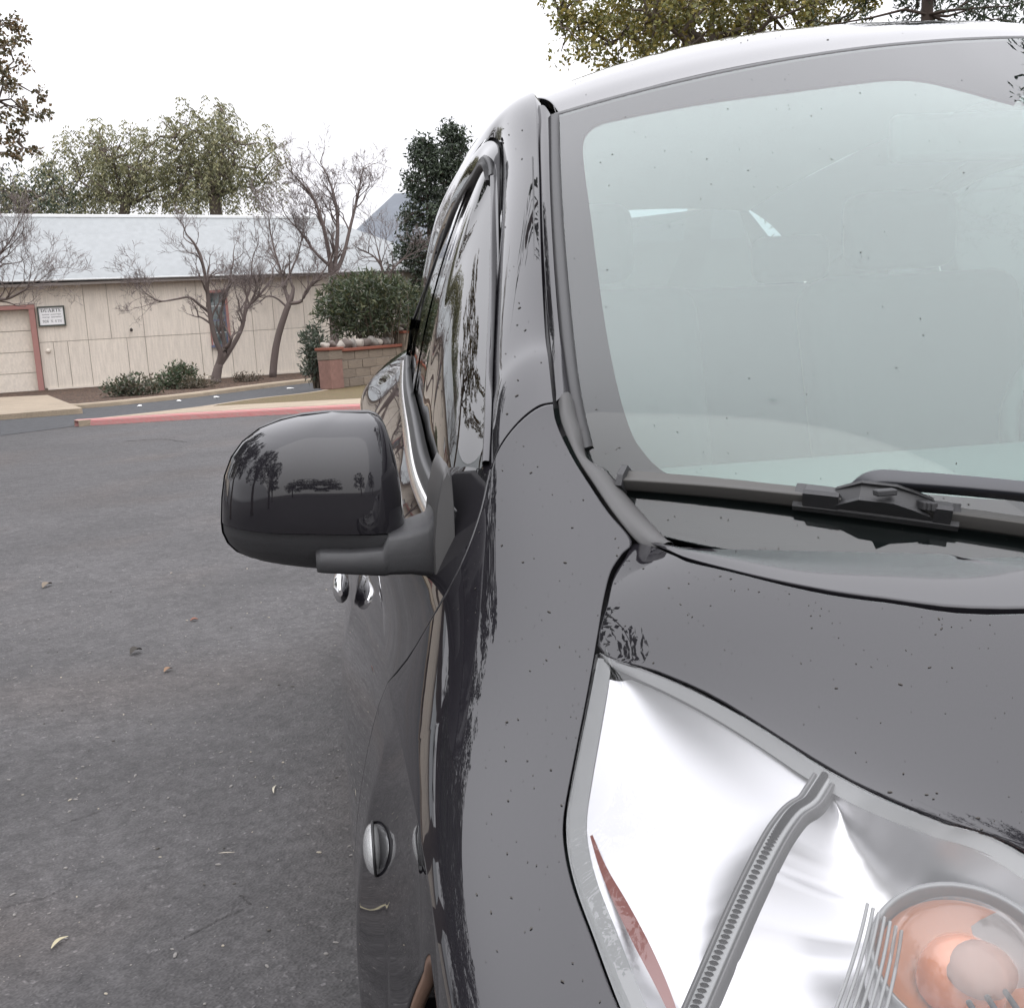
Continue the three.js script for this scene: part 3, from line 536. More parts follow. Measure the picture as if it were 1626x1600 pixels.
conifer({ seed: 44, name: 'evergreen_tree', label: 'dense dark evergreen tree with two pointed tops beyond the block wall', base: Z(692, 540, -27).setY(0), h: 5.35, r: 1.0, tiers: 30, per: 6, sprays: 3, perSpray: 24, spR: 0.20, len: 0.11, wid: 0.045, cols: dark, taper: 0.55, group: wl });
conifer({ seed: 45, name: 'evergreen_tree', label: 'slim dark evergreen joined to the two-topped evergreen beyond the block wall', base: Z(738, 540, -26.6).setY(0), h: 5.6, r: 0.85, tiers: 28, per: 6, sprays: 3, perSpray: 24, spR: 0.20, len: 0.11, wid: 0.045, cols: dark, taper: 0.6, group: wl });
leafyTree({ seed: 46, label: 'big yellow green tree rising behind the car roof', base: V(5.6, 0, -22), crown: Z(1130, 15, -22), radii: V(3.3, 1.7, 2.2), trunk: 0.26, clumps: 230, limbs: 14, clumpR: 0.34, perClump: 80, len: 0.10, wid: 0.06, cols: yellowish, group: wl, droop: 0.3 });
conifer({ seed: 47, label: 'tall dark conifer beyond the car roof beside the yellow green tree', base: V(9.6, 0, -19.5), h: 10.5, r: 2.6, tiers: 26, per: 6, sprays: 5, perSpray: 26, spR: 0.28, len: 0.14, wid: 0.035, cols: dark, from: 0.25, taper: 0.5, group: wl });
// beyond the frame: what the paint and the glass mirror
leafyTree({ seed: 60, label: 'broad dark oak-like tree on the far side of the road beside the car', base: V(-8.6, 0, -6), crown: V(-8.6, 6.0, -6), radii: V(2.6, 4.4, 3.2), trunk: 0.3, clumps: 150, limbs: 12, clumpR: 0.5, perClump: 60, len: 0.2, wid: 0.12, cols: dark, group: wl, droop: 0.3 });
leafyTree({ seed: 61, label: 'tall dark tree across the road beside the front of the car', base: V(-8.8, 0, 0.6), crown: V(-8.8, 6.2, 0.6), radii: V(2.8, 5.0, 3.2), trunk: 0.3, clumps: 150, limbs: 12, clumpR: 0.5, perClump: 60, len: 0.2, wid: 0.12, cols: dark, group: wl, droop: 0.3 });
leafyTree({ seed: 62, label: 'olive green tree across the road nearer the street corner', base: V(-12.5, 0, -11.5), crown: V(-12.5, 4.6, -11.5), radii: V(2.6, 3.4, 2.8), trunk: 0.26, clumps: 110, limbs: 10, clumpR: 0.5, perClump: 60, len: 0.2, wid: 0.1, cols: pepper, group: wl, droop: 0.5 });
for (const [k, x, z, h] of [[0, -8.6, -12.3, 4.3], [1, -10.4, -17.2, 4.4], [2, -10, 6.5, 4.8]]) leafyTree({ seed: 80 + k, label: ['dark rounded tree in the row across the road next to the olive green one', 'dark tree at the corner end of the row across the road', 'dark tree at the near end of the row across the road'][k], base: V(x, 0, z), crown: V(x, h + 1.8, z), radii: V(2.6, h, 3.0), trunk: 0.28, clumps: 140, limbs: 10, clumpR: 0.5, perClump: 60, len: 0.2, wid: 0.12, cols: dark, group: wl, droop: 0.3 });
for (const [k, x, z, h] of [[0, -17, 15, 4.2], [1, -8, 21, 3.4], [2, 4, 22, 4.6], [3, 14, 17, 4.0]]) leafyTree({ seed: 65 + k, label: ['dark bushy tree behind the viewer at the road bend', 'low wide tree behind the viewer', 'tall rounded tree behind the viewer', 'dark tree behind the viewer beside the car park'][k], base: V(x, 0, z), crown: V(x, h * 1.15, z), radii: V(4.4, h, 3), trunk: 0.3, clumps: 90, limbs: 8, clumpR: 0.7, perClump: 50, len: 0.3, wid: 0.18, cols: dark, group: wl, droop: 0.3 });
conifer({ seed: 70, label: 'spreading conifer overhanging the far side of the car', base: V(6.6, 0, -5.0), h: 10, r: 3.4, tiers: 20, per: 5, sprays: 6, perSpray: 26, spR: 0.30, len: 0.14, wid: 0.035, cols: dark, from: 0.32, taper: 0.6, group: wl });
// shrubs
function shrub(o) {
  R = rngOf(o.seed); const t = thing('shrub', o.label, 'shrub', o.base), wood = new MB(), lv = new MB(); lv.c = [];
  for (let k = 0; k < o.n; k++) { let d; do d = rdir(); while (d.y < -0.85); const f = Math.pow(R(), 0.4), c = V(o.c.x + d.x * o.r.x * f, Math.max(o.base.y + 0.06, o.c.y + d.y * o.r.y * f), o.c.z + d.z * o.r.z * f); if (k % 4 === 0) wood.tube(bend(o.base.clone().add(V(rr(-0.1, 0.1), 0, rr(-0.1, 0.1))), c, 0.06, 3), (s) => lerp(0.018, 0.005, s), 4, false);
    for (let q = 0; q < o.per; q++) { const f2 = d.clone().multiplyScalar(0.5).add(rdir()).add(V(0, 0.35, 0)).normalize(); leaf(lv, c.clone().add(rdir().multiplyScalar(o.cr)), f2, V().crossVectors(f2, rdir()).normalize(), o.len * rr(0.6, 1.2), o.wid * rr(0.7, 1.2), tone(o.cols)); } }
  part(t, 'stem', wood.geo(), barkMat(lin(0.10, 0.08, 0.06))); part(t, 'foliage', lv.geo(), leafMat);
}
shrub({ seed: 50, label: 'large rounded oleander-like shrub behind the low block wall', base: V(-0.25, 0.084, -20.9), c: Z(585, 487, -20.9), r: V(0.98, 0.60, 0.7), n: 400, per: 16, cr: 0.10, len: 0.15, wid: 0.032, cols: [[0.038, 0.06, 0.022], [0.055, 0.08, 0.028], [0.09, 0.095, 0.035]] });
shrub({ seed: 51, label: 'dark narrow shrub against the end pier of the block wall', base: Y(508, 616, 0.084), c: Y(503, 565, 0.62).setZ(Y(508, 616, 0.084).z), r: V(0.24, 0.60, 0.28), n: 120, per: 14, cr: 0.07, len: 0.10, wid: 0.028, cols: [[0.06, 0.085, 0.05], [0.09, 0.11, 0.07], [0.04, 0.06, 0.035]] });
shrub({ seed: 52, label: 'green leafy shrub at the foot of the cream wall near the forked bare tree', base: Y(278, 617, 0.066), c: Y(278, 603, 0.26).setZ(Y(278, 617, 0.066).z), r: V(0.42, 0.32, 0.3), n: 130, per: 12, cr: 0.07, len: 0.085, wid: 0.035, cols: [[0.05, 0.09, 0.035], [0.07, 0.11, 0.045], [0.13, 0.12, 0.07]] });
shrub({ seed: 53, label: 'straggly shrub with dry patches near the sign end of the wall', base: Y(205, 628, 0.066), c: Y(208, 617, 0.2).setZ(Y(205, 628, 0.066).z), r: V(0.55, 0.24, 0.28), n: 130, per: 10, cr: 0.08, len: 0.08, wid: 0.035, cols: [[0.06, 0.085, 0.04], [0.12, 0.10, 0.06], [0.09, 0.11, 0.06]] });
shrub({ seed: 54, label: 'small dry brown shrub between the two nearer bare trees', base: Y(392, 606, 0.066), c: Y(392, 601, 0.13).setZ(Y(392, 606, 0.066).z), r: V(0.35, 0.14, 0.2), n: 50, per: 8, cr: 0.06, len: 0.07, wid: 0.02, cols: [[0.14, 0.10, 0.07], [0.10, 0.08, 0.05]] });
shrub({ seed: 55, label: 'dry brown scrub under the forked bare tree', base: Y(318, 616, 0.066), c: Y(318, 608, 0.15).setZ(Y(318, 616, 0.066).z), r: V(0.42, 0.15, 0.2), n: 60, per: 8, cr: 0.06, len: 0.07, wid: 0.02, cols: [[0.15, 0.12, 0.07], [0.10, 0.085, 0.05]] });
// ---------------------------------------------------------------- litter on the road
{ // hairline cracks
  R = rngOf(61); const m = new MB();
  const crack = (pts, w) => { const P = []; for (let k = 0; k < pts.length - 1; k++) { const a = Y(...pts[k], 0.0025), b = Y(...pts[k + 1], 0.0025); for (let q = 0; q < 12; q++) P.push(a.clone().lerp(b, q / 12).add(V(rr(-1, 1) * w * 2.2, 0, rr(-1, 1) * w * 2.2))); } for (let k = 0; k < P.length - 1; k++) { const d = P[k + 1].clone().sub(P[k]).normalize(), s = V(-d.z, 0, d.x).multiplyScalar(w * rr(0.3, 1)); m.quad(P[k].clone().add(s), P[k + 1].clone().add(s), P[k + 1].clone().sub(s), P[k].clone().sub(s)); } };
  crack([[285, 1492], [345, 1460], [392, 1440]], 0.0013); crack([[0, 1440], [70, 1425], [110, 1405]], 0.0013); crack([[380, 1420], [400, 1436]], 0.0015); crack([[90, 1310], [150, 1290], [240, 1255]], 0.0011); crack([[200, 700], [260, 697], [300, 702]], 0.012);
  structure('road_crack', m.geo(), std(lin(0.03, 0.028, 0.027), 0.95));
}
{
  const lf = (name, label, px, py, L, W, col, curl, seed) => { R = rngOf(seed); const p = Y(px, py, 0.003), m = new MB(), a = rr(0, 3.1), d = V(Math.cos(a), 0, Math.sin(a)), s = V(-d.z, 0, d.x), n = 8; const row = (k) => { const t = k / n, w = W * Math.sin(Math.PI * clamp(t, 0.04, 0.97)) ** 0.7, y = curl * (Math.sin(t * 3.14 + 0.6) * 0.6 + 0.4 * t), c = p.clone().addScaledVector(d, (t - 0.5) * L).add(V(0, y + 0.002, 0)).addScaledVector(s, 0.1 * L * Math.sin(t * 3)); return [c.clone().addScaledVector(s, w / 2).add(V(0, w * 0.35, 0)), c, c.clone().addScaledVector(s, -w / 2).add(V(0, w * 0.3, 0))]; };
    for (let k = 0; k < n; k++) { const A = row(k), B = row(k + 1); for (const j of [0, 1]) m.quad(A[j], B[j], B[j + 1], A[j + 1]); }
    single(name, m.geo(), std(col, 0.9), label, 'leaf'); };
  lf('fallen_leaf', 'curled grey brown leaf lying alone on the open asphalt', 75, 931, 0.07, 0.035, lin(0.16, 0.13, 0.10), 0.012, 1);
  lf('fallen_leaf', 'dark crumpled leaf on the asphalt beside a small brown one', 216, 1037, 0.055, 0.035, lin(0.045, 0.04, 0.035), 0.014, 2);
  lf('fallen_leaf', 'small tan leaf on the asphalt beside a dark crumpled one', 267, 1065, 0.04, 0.02, lin(0.22, 0.14, 0.09), 0.006, 3);
  lf('fallen_leaf', 'tiny reddish leaf flat on the asphalt', 308, 985, 0.035, 0.02, lin(0.22, 0.10, 0.07), 0.003, 4);
  lf('fallen_leaf', 'pale yellow sickle shaped leaf on the asphalt', 95, 1498, 0.045, 0.010, lin(0.42, 0.38, 0.26), 0.004, 5);
  lf('fallen_leaf', 'pale straw like leaf on the asphalt near the car', 437, 1254, 0.05, 0.006, lin(0.42, 0.39, 0.32), 0.003, 6);
  lf('fallen_leaf', 'thin bent straw leaf on the asphalt near the side lamp', 360, 1355, 0.04, 0.004, lin(0.40, 0.36, 0.30), 0.003, 7);
  R = rngOf(33); const N = 1500, im = new THREE.InstancedMesh(new THREE.IcosahedronGeometry(1, 0), std(lin(1, 1, 1), 0.95), N), M = new THREE.Matrix4(), q = new THREE.Quaternion(), up = V(0, 1, 0);
  for (let k = 0; k < N; k++) { const z = -1.2 - 5.2 * R() ** 1.4, x = -0.88 - (0.4 - z * 0.42) * R(), s = 0.001 + 0.0034 * R() ** 3; q.setFromAxisAngle(up, rr(0, 6.28)); M.compose(V(x, s * 0.4, z), q, V(s * rr(0.8, 2.6), s * 0.6, s)); im.setMatrixAt(k, M); const t = R(); im.setColorAt(k, t < 0.75 ? lin(0.19, 0.18, 0.17) : t < 0.9 ? lin(0.30, 0.27, 0.22) : lin(0.06, 0.055, 0.05)); }
  im.name = 'grit'; im.userData = { kind: 'stuff', label: 'pale grit and plant bits scattered over the asphalt beside the car', category: 'grit' }; shadows(im); scene.add(im);
  const trash = (px, py, seed) => { R = rngOf(seed); const p = Y(px, py, 0.012), g = new THREE.IcosahedronGeometry(0.035, 1), P = g.attributes.position; for (let k = 0; k < P.count; k++) { const v = V().fromBufferAttribute(P, k), d = 1 + 0.5 * Math.sin(v.x * 90 + seed) * Math.cos(v.z * 70); P.setXYZ(k, v.x * d * 1.6, v.y * 0.4 * d + 0.008, v.z * d); } g.deleteAttribute('uv'); g.deleteAttribute('normal'); const h = mergeVertices(g); h.computeVertexNormals(); h.translate(p.x, p.y, p.z); single('paper_scrap', h, std(lin(0.78, 0.78, 0.77), 0.9), 'crumpled white paper scrap on the side street asphalt', 'litter', 'paper scraps along the side street'); };
  trash(221, 645, 1); trash(284, 637, 2); trash(344, 631, 3); trash(461, 617, 4);
}
{
// ---------------------------------------------------------------- the black car
const paintFlake = dataTex(256, (x, y) => 0.5 + 0.5 * (nE(x, y) - 0.5));
const paint = phys(lin(0.012, 0.0112, 0.0135), 0.6, { specularIntensity: 0, clearcoat: 1, clearcoatRoughness: 0.012 });
const plastic = std(lin(0.030, 0.030, 0.032), 0.5, { bumpMap: paintFlake, bumpScale: 0.0004 }), plasticGrey = std(lin(0.055, 0.054, 0.054), 0.62), dustyPlastic = std(lin(0.045, 0.043, 0.04), 0.65), rubber = std(lin(0.012, 0.012, 0.013), 0.5), gloss = phys(lin(0.008, 0.008, 0.01), 0.12, { clearcoat: 1, clearcoatRoughness: 0.02 });
const chrome = std(lin(0.82, 0.82, 0.83), 0.06, { metalness: 1 }), brightTrim = std(lin(0.72, 0.71, 0.69), 0.16, { metalness: 1 });
const wsGlass = phys(lin(0.80, 0.92, 0.88), 0.008, { transmission: 1, thickness: 0, ior: 1.57 }), sideGlass = phys(lin(0.05, 0.056, 0.055), 0.006, { transmission: 1, thickness: 0, ior: 1.62 });
const fritMat = phys(lin(0.012, 0.012, 0.013), 0.8, { specularIntensity: 0 }), lensMat = phys(lin(0.97, 0.97, 0.97), 0.015, { transmission: 1, thickness: 0, ior: 1.5 });
const dark = std(lin(0.02, 0.02, 0.021), 0.8), innerPaint = std(lin(0.03, 0.03, 0.032), 0.6), carpet = std(lin(0.06, 0.06, 0.062), 0.95), tyreMat = std(lin(0.018, 0.018, 0.018), 0.85), alloy = std(lin(0.55, 0.55, 0.56), 0.3, { metalness: 1 });
const car = thing('parked_car', 'glossy black car with folded-out door mirror parked in the foreground', 'car', V(XC, 0, -2.45));
const both = (par, name, geo, mat, label) => { const g2 = mirrorGeo(geo); const a = part(par, name, geo, mat, label), b = part(par, name, g2, mat); return [a, b]; };
const off = (p, x, y, z) => p.clone().add(V(x, y, z));

// --- guide curves of the right-hand side (the one the photo shows), from the ground planes and heights it touches
const inner = [Z(880, 640, -1.225), Z(884, 664, -1.20), Z(895, 693, -1.18), Z(912, 727, -1.155), Z(934, 762, -1.13), Z(968, 812, -1.09), Z(1006, 858, -1.056), Z(990, 880, -1.045), Z(972, 908, -1.02), Z(961, 950, -0.985), Z(954, 990, -0.955), Z(946, 1036, -0.932),
  Z(934, 1100, -0.895), Z(920, 1170, -0.85), Z(906, 1240, -0.80), Z(896, 1300, -0.76), Z(898, 1350, -0.735), Z(912, 1410, -0.695), Z(940, 1485, -0.645), Z(980, 1590, -0.58), Z(1040, 1720, -0.505), Z(1120, 1880, -0.43)];
const nIn = inner.length;
const creaseZ = [-1.2, -1.185, -1.165, -1.14, -1.11, -1.06, -1.0, -0.985, -0.96, -0.93, -0.90, -0.865, -0.835, -0.80, -0.765, -0.735, -0.71, -0.675, -0.63, -0.57, -0.50, -0.42];
const creaseX = (z) => z < -1.9 ? -0.785 - 0.012 * clamp((-1.9 - z) / 0.8, 0, 1) : z < -0.75 ? lerp(-0.783, -0.764, clamp((z + 1.2) / 0.45, 0, 1)) : -0.764 + 0.45 * Math.max(0, z + 0.62) ** 2 * 2.2;
const creaseY = (z) => z < -3.0 ? 0.845 + 0.08 * clamp((-3.0 - z) / 0.6, 0, 1) : lerp(0.846, 0.834, clamp((z + 0.85) / 0.4, 0, 1));
const K = (z) => V(creaseX(z), creaseY(z), z);
// fender above the crease: one smooth skin fitted to its guide points, as a height over a tilted plane
const fit = (pts, basis) => { // weighted least squares: pts [x, y, value, weight]
  const n = basis(0, 0).length, A = Array.from({ length: n }, () => new Float64Array(n + 1));
  for (const [x, y, h, w] of pts) { const b = basis(x, y); for (let i = 0; i < n; i++) { for (let j = 0; j < n; j++) A[i][j] += w * b[i] * b[j]; A[i][n] += w * b[i] * h; } }
  for (let i = 0; i < n; i++) A[i][i] += 1e-9;
  for (let i = 0; i < n; i++) { let p = i; for (let k = i + 1; k < n; k++) if (Math.abs(A[k][i]) > Math.abs(A[p][i])) p = k; [A[i], A[p]] = [A[p], A[i]]; for (let k = 0; k < n; k++) if (k !== i) { const f = A[k][i] / A[i][i]; for (let j = i; j <= n; j++) A[k][j] -= f * A[i][j]; } }
  const c = A.map((r, i) => r[n] / r[i]); return (x, y) => { const b = basis(x, y); let s = 0; for (let i = 0; i < n; i++) s += b[i] * c[i]; return s; };
};
const rayHit = (px, py, guess, height) => { // where the sight line of a pixel meets a fitted skin: height(p) is the signed distance along the fit axis
  const d = rayDir(px, py), o = camera.position; let t = guess.clone().sub(o).dot(d) / d.lengthSq();
  for (let k = 0; k < 30; k++) { const e = 1e-4, h0 = height(o.clone().addScaledVector(d, t)), h1 = height(o.clone().addScaledVector(d, t + e)), g = (h1 - h0) / e; if (Math.abs(g) < 1e-6) break; t -= clamp(h0 / g, -0.05, 0.05); }
  return o.clone().addScaledVector(d, t);
};
const FN = V(-0.56, 0.8285, 0), FT = V(-0.8285, -0.56, 0), F0 = V(-0.68, 0.95, 0);
const fUV = (p) => { const q = p.clone().sub(F0); return [q.dot(FT) / 0.15, (p.z + 0.85) / 0.4, q.dot(FN)]; };
const fBasis = (s, z) => { const o = []; for (let i = 0; i <= 3; i++) for (let j = 0; j <= 4; j++) if (i + j <= 5) o.push(s ** i * z ** j); return o; };
const rearPx = [[880, 637, -1.222], [860, 644, -1.222], [838, 658, -1.215], [812, 684, -1.19], [792, 714, -1.165], [780, 745, -1.145], [768, 800, -1.118], [752, 850, -1.105], [733, 895, -1.10], [712, 937, -1.105], [690, 975, -1.115], [655, 1035, -1.15]];
const fPts = [];
inner.forEach((p, k) => fPts.push([...fUV(p), 6])); creaseZ.forEach((z) => fPts.push([...fUV(K(z)), 6])); rearPx.forEach(([x, y, z]) => fPts.push([...fUV(Z(x, y, z)), 3]));
inner.forEach((I, k) => { const c = K(creaseZ[k]), b = lerp(0.034, 0.013, clamp((k - 3) / 15, 0, 1)); for (const t of [0.25, 0.5, 0.75]) { const p = I.clone().lerp(c, t).addScaledVector(FN, b * 4 * t * (1 - t)); fPts.push([...fUV(p), 1.6]); } });
const fFit = fit(fPts, fBasis), fHeight = (p) => { const q = fUV(p); return q[2] - fFit(q[0], q[1]); };
const fSkin = (s, z) => F0.clone().setZ(z).addScaledVector(FT, s * 0.15).addScaledVector(FN, fFit(s, (z + 0.85) / 0.4));
for (const [k, [x, y]] of inner.map((p) => toPixel(p)).entries()) inner[k] = rayHit(x, y, inner[k], fHeight);
const rearEdge = rearPx.map(([x, y, z]) => rayHit(x, y, Z(x, y, z), fHeight)); rearEdge[0] = inner[0].clone(); rearEdge.push(K(-1.2));
const crest = creaseZ.map((z) => { const q = fUV(K(z)); return fSkin(q[0], z); });
const crestAt = (z) => atZ(crest, clamp(z, -1.1999, -0.4201));
const flat2 = (p) => { const q = fUV(p); return [q[0], p.z]; };
const coons = (c0, c1, d0, d1) => (u, v) => { // plan of a four-sided patch: c0/c1 along u at v = 0/1, d0/d1 along v at u = 0/1
  const a = c0(u), b = c1(u), c = d0(v), d = d1(v), p = c0(0), q = c0(1), r = c1(0), t = c1(1);
  return [0, 1].map((i) => (1 - v) * a[i] + v * b[i] + (1 - u) * c[i] + u * d[i] - ((1 - u) * (1 - v) * p[i] + u * (1 - v) * q[i] + (1 - u) * v * r[i] + u * v * t[i]));
};
const nI = inner.length - 1;
const fPlan = coons((u) => flat2(crV(rearEdge, u)), (u) => { const a = flat2(inner[nI]), b = flat2(crest[nI]); return [lerp(a[0], b[0], u), lerp(a[1], b[1], u)]; }, (v) => flat2(crV(inner, v)), (v) => flat2(crV(crest, v)));
const fenderS = (u, v) => { const [s, z] = fPlan(u, v); return fSkin(s, z); };
// lower side below the crease: x by depth under it
const Kc = (z) => z <= -1.2 ? K(z) : z >= -0.42 ? K(z).setY(crest[nI].y).setX(K(z).x + crest[nI].x - K(-0.42).x) : crestAt(z);
const sideX = (z, y) => { const c = Kc(z), d = c.y - y, wide = lerp(lerp(0.838, 0.776, clamp((z + 1.08) / 0.25, 0, 1)), 0.866, clamp((-1.15 - z) / 0.8, 0, 1)) - (z < -3.9 ? (-3.9 - z) * 0.12 : 0) - (z > -0.62 ? (z + 0.62) ** 2 * 1.4 : 0), t = clamp(d / 0.28, 0, 1); let x = lerp(c.x, -wide, Math.sin(t * Math.PI / 2) ** 0.8); if (y < 0.45) x += (0.45 - y) ** 2 * 0.9; return x; };
const ARCH = { y: 0.40, r: 0.46, zf: -0.50, zr: -3.27 };
const lowerEdge = (z) => { const a = (zc) => { const d = Math.abs(z - zc), R1 = zc === ARCH.zf && z > zc ? 0.40 : ARCH.r; return d < R1 ? ARCH.y + Math.sqrt(R1 ** 2 - d * d) : 0; }; return Math.max(0.27, a(ARCH.zf), a(ARCH.zr)); };
function sideSurface(z0, z1) { return (u, v) => { const z = lerp(z0, z1, v), c = Kc(z), yb = Math.min(c.y - 0.045, lowerEdge(z)), y = lerp(c.y, yb, u); return V(sideX(z, y), y, z); }; }
// belt line and window line
const belt = [V(-0.676, 1.012, -1.17), V(-0.705, 1.008, -1.25), V(-0.719, 1.028, -1.5), V(-0.711, 1.054, -1.9), V(-0.694, 1.075, -2.5), V(-0.668, 1.10, -3.1), V(-0.645, 1.125, -3.5), V(-0.60, 1.15, -3.9)];
const B = (z) => atZ(belt, z);
const glassTop = [Z(769, 775, -1.165), Z(774, 600, -1.40), Z(780, 420, -1.68), Z(778, 290, -1.91), Z(768, 255, -2.0), Z(752, 278, -2.2), Z(735, 305, -2.45), Z(715, 345, -2.8), Z(692, 415, -3.18), V(-0.62, 1.22, -3.5)];
const glassZ = [-1.168, -1.38, -1.63, -1.86, -2.0, -2.2, -2.45, -2.8, -3.18, -3.5];
const glassRows = glassTop.map((t, k) => { const b = B(glassZ[k]).add(V(0.012, 0.004, 0)), row = []; for (let j = 0; j <= 4; j++) { const f = j / 4, p = b.clone().lerp(t, f); p.x -= 0.016 * 4 * f * (1 - f) * clamp(k / 2, 0, 1); row.push(p); } return row; });
const glassS = surfaceOf(glassRows);
// pillar and roof rail: from the drip line to the door opening
const drip = [Z(880, 637, -1.222), Z(872, 570, -1.30), Z(866, 520, -1.37), Z(859, 400, -1.5), Z(855, 250, -1.68), Z(850, 152, -1.835), V(-0.462, 1.624, -2.04), V(-0.462, 1.652, -2.4), V(-0.465, 1.655, -2.9), V(-0.46, 1.61, -3.6), V(-0.44, 1.55, -4.2)];
const frameEdge = [Z(783, 733, -1.186), Z(783, 650, -1.285), Z(785, 580, -1.40), Z(792, 400, -1.70), Z(797, 275, -1.93), Z(793, 225, -2.03), Z(770, 222, -2.15), Z(742, 262, -2.4), Z(722, 305, -2.7), Z(690, 395, -3.2), V(-0.57, 1.24, -3.9)];
const pillarRow0 = [0, 1, 2, 3, 4].map((j) => off(crV(rearEdge.slice(0, 6), j / 4), 0, 0.001, -0.004)); frameEdge[0] = pillarRow0[4].clone(); drip[0] = pillarRow0[0].clone();
const pillarRows = drip.map((d, k) => { const e = frameEdge[k], b = [0, 0.018, 0.014, 0.013, 0.014, 0.016, 0.014, 0.012, 0.014, 0.03, 0.04][k], w = clamp(1 - k / 3, 0, 1); return [0, 1, 2, 3, 4].map((j) => { const t = j / 4, bb = b * 4 * t * (1 - t), own = pillarRow0[j].clone().sub(pillarRow0[0].clone().lerp(pillarRow0[4], t)); return d.clone().lerp(e, t).add(V(-bb * 0.75, bb * 0.6, 0).multiplyScalar(1 - w)).addScaledVector(own, k ? w : 1); }); });
const pillarS = surfaceOf(pillarRows);

// --- hood
const hoodRear = [[1012, 863, 1.013], [1034, 866, 1.016], [1068, 880, 1.017], [1110, 896, 1.017], [1250, 930, 1.016], [1400, 955, 1.014], [1626, 973, 1.012]].map(([x, y, h]) => Y(x, y, h));
hoodRear.push(V(-0.10, 1.018, -0.68), V(XC, 1.02, -0.66));
const hoodLeft = [inner[6].clone().lerp(inner[7], 0.15), Z(992, 884, -1.043), Z(974, 912, -1.018), Z(963, 955, -0.983), Z(950, 1033, -0.935), Y(1040, 1066, 0.952), Y(1140, 1111, 0.952), Y(1305, 1213, 0.943), Y(1400, 1261, 0.937), Y(1500, 1301, 0.930), Y(1626, 1347, 0.92), V(-0.36, 0.895, -0.47), V(-0.26, 0.865, -0.42)];
const hoodMid = Array.from({ length: 9 }, (_, k) => V(XC, 1.022 - 0.09 * (k / 8) ** 1.7, lerp(-0.67, -0.31, k / 8)));
const hB = (x, z) => { const X = ((x - XC) / 0.5) ** 2, q = (z + 0.75) / 0.35, o = []; for (let i = 0; i <= 3; i++) for (let j = 0; j <= 3; j++) if (i + j <= 4) o.push(X ** i * q ** j); return o; };
const hFit = fit([...hoodRear.map((p) => [p.x, p.z, p.y, 3]), ...hoodLeft.map((p) => [p.x, p.z, p.y, 3]), ...hoodMid.map((p) => [p.x, p.z, p.y, 2])], hB), hHeight = (p) => p.y - hFit(p.x, p.z);
const onHood = (p) => { const q = toPixel(p); return rayHit(q[0], q[1], p, hHeight); };
for (const L of [hoodRear, hoodLeft]) for (let k = 0; k < L.length; k++) if (L[k].x < -0.3 && L[k].z < -0.5) L[k] = onHood(L[k]); else L[k].y = hFit(L[k].x, L[k].z);
hoodRear[0] = hoodLeft[0].clone();
const plan2 = (p) => [p.x, p.z], hEnd = hoodLeft[hoodLeft.length - 1];
const hPlan = coons((u) => plan2(crV(hoodRear, u)), (u) => [lerp(hEnd.x, XC, u), lerp(hEnd.z, -0.31, 1 - (1 - u) ** 2)], (v) => plan2(crV(hoodLeft, v)), (v) => [XC, lerp(hoodRear[hoodRear.length - 1].z, -0.31, v)]);
const hoodS = (u, v) => { const [x, z] = hPlan(u, v); return V(x, hFit(x, z), z); };
{ const a = panelGeo(hoodS, 40, 44, { edges: 'lb', gap: 0.0026 }), h = mergeGeometries([a, mirrorGeo(a)]); part(car, 'hood', mergeVertices(h, 1e-5), paint); }

// --- windshield
const wsL = [Z(950, 778, -1.165), Z(913, 632, -1.245), Z(893, 450, -1.42), Z(883, 300, -1.6), Z(880, 186, -1.775)];
const wsC = [V(XC, 0.998, -0.875), V(XC, 1.135, -1.05), V(XC, 1.286, -1.24), V(XC, 1.446, -1.445), V(XC, 1.595, -1.66)];
const wsRows = wsL.map((L, k) => Array.from({ length: 7 }, (_, j) => { const t = (j / 6) ** 1.15, h = 1 - (1 - t) ** 2; return V(lerp(L.x, wsC[k].x, t), lerp(L.y, wsC[k].y, k === 0 ? 1 - (1 - t) ** 2.6 : h), lerp(L.z, wsC[k].z, h)); }));
wsRows.unshift(wsRows[0].map((p, j) => p.clone().addScaledVector(wsRows[1][j].clone().sub(p), [-0.32, -0.30, -0.24, -0.16, -0.12, -0.10, -0.10][j])));
for (const row of wsRows) for (const p of row) p.y += roll(p.y) * Math.max(0, p.x + 0.46);
const wsS = surfaceOf(wsRows);
const wsFull = (u, v) => u <= 0.5 ? wsS(u * 2, v) : mx(wsS(2 - u * 2, v));
const windshield = part(car, 'windshield', panelGeo(wsFull, 48, 30, { edges: '', off: 0.001 }), wsGlass);
part(windshield, 'inner_ply', panelGeo(wsFull, 48, 30, { edges: '', off: -0.005 }), wsGlass);
{ // black ceramic band printed on the inside of the glass, with its rounded inner outline
  const px = [[1626, 792], [1460, 781], [1290, 773], [1150, 765], [1080, 757], [1046, 742], [1018, 712], [1000, 680], [975, 590], [955, 480], [938, 350], [926, 260], [924, 228], [930, 208], [950, 193], [985, 184], [1100, 162], [1250, 141], [1350, 128], [1420, 121], [1470, 124], [1530, 138], [1580, 152], [1626, 160]];
  const innerUV = px.map(([x, y]) => { const h = onSurf(wsS, x, y); return new THREE.Vector2(h.u, h.v); });
  const inn = [new THREE.Vector2(1, innerUV[0].y - 0.006), ...innerUV, new THREE.Vector2(1, innerUV[innerUV.length - 1].y - 0.02)];
  const N = 160, pt = (P, t) => { const q = crV(P.map((p) => V(p.x, p.y, 0)), t); return new THREE.Vector2(clamp(q.x, 0, 1), clamp(q.y, 0, 1)); };
  const m = new MB();
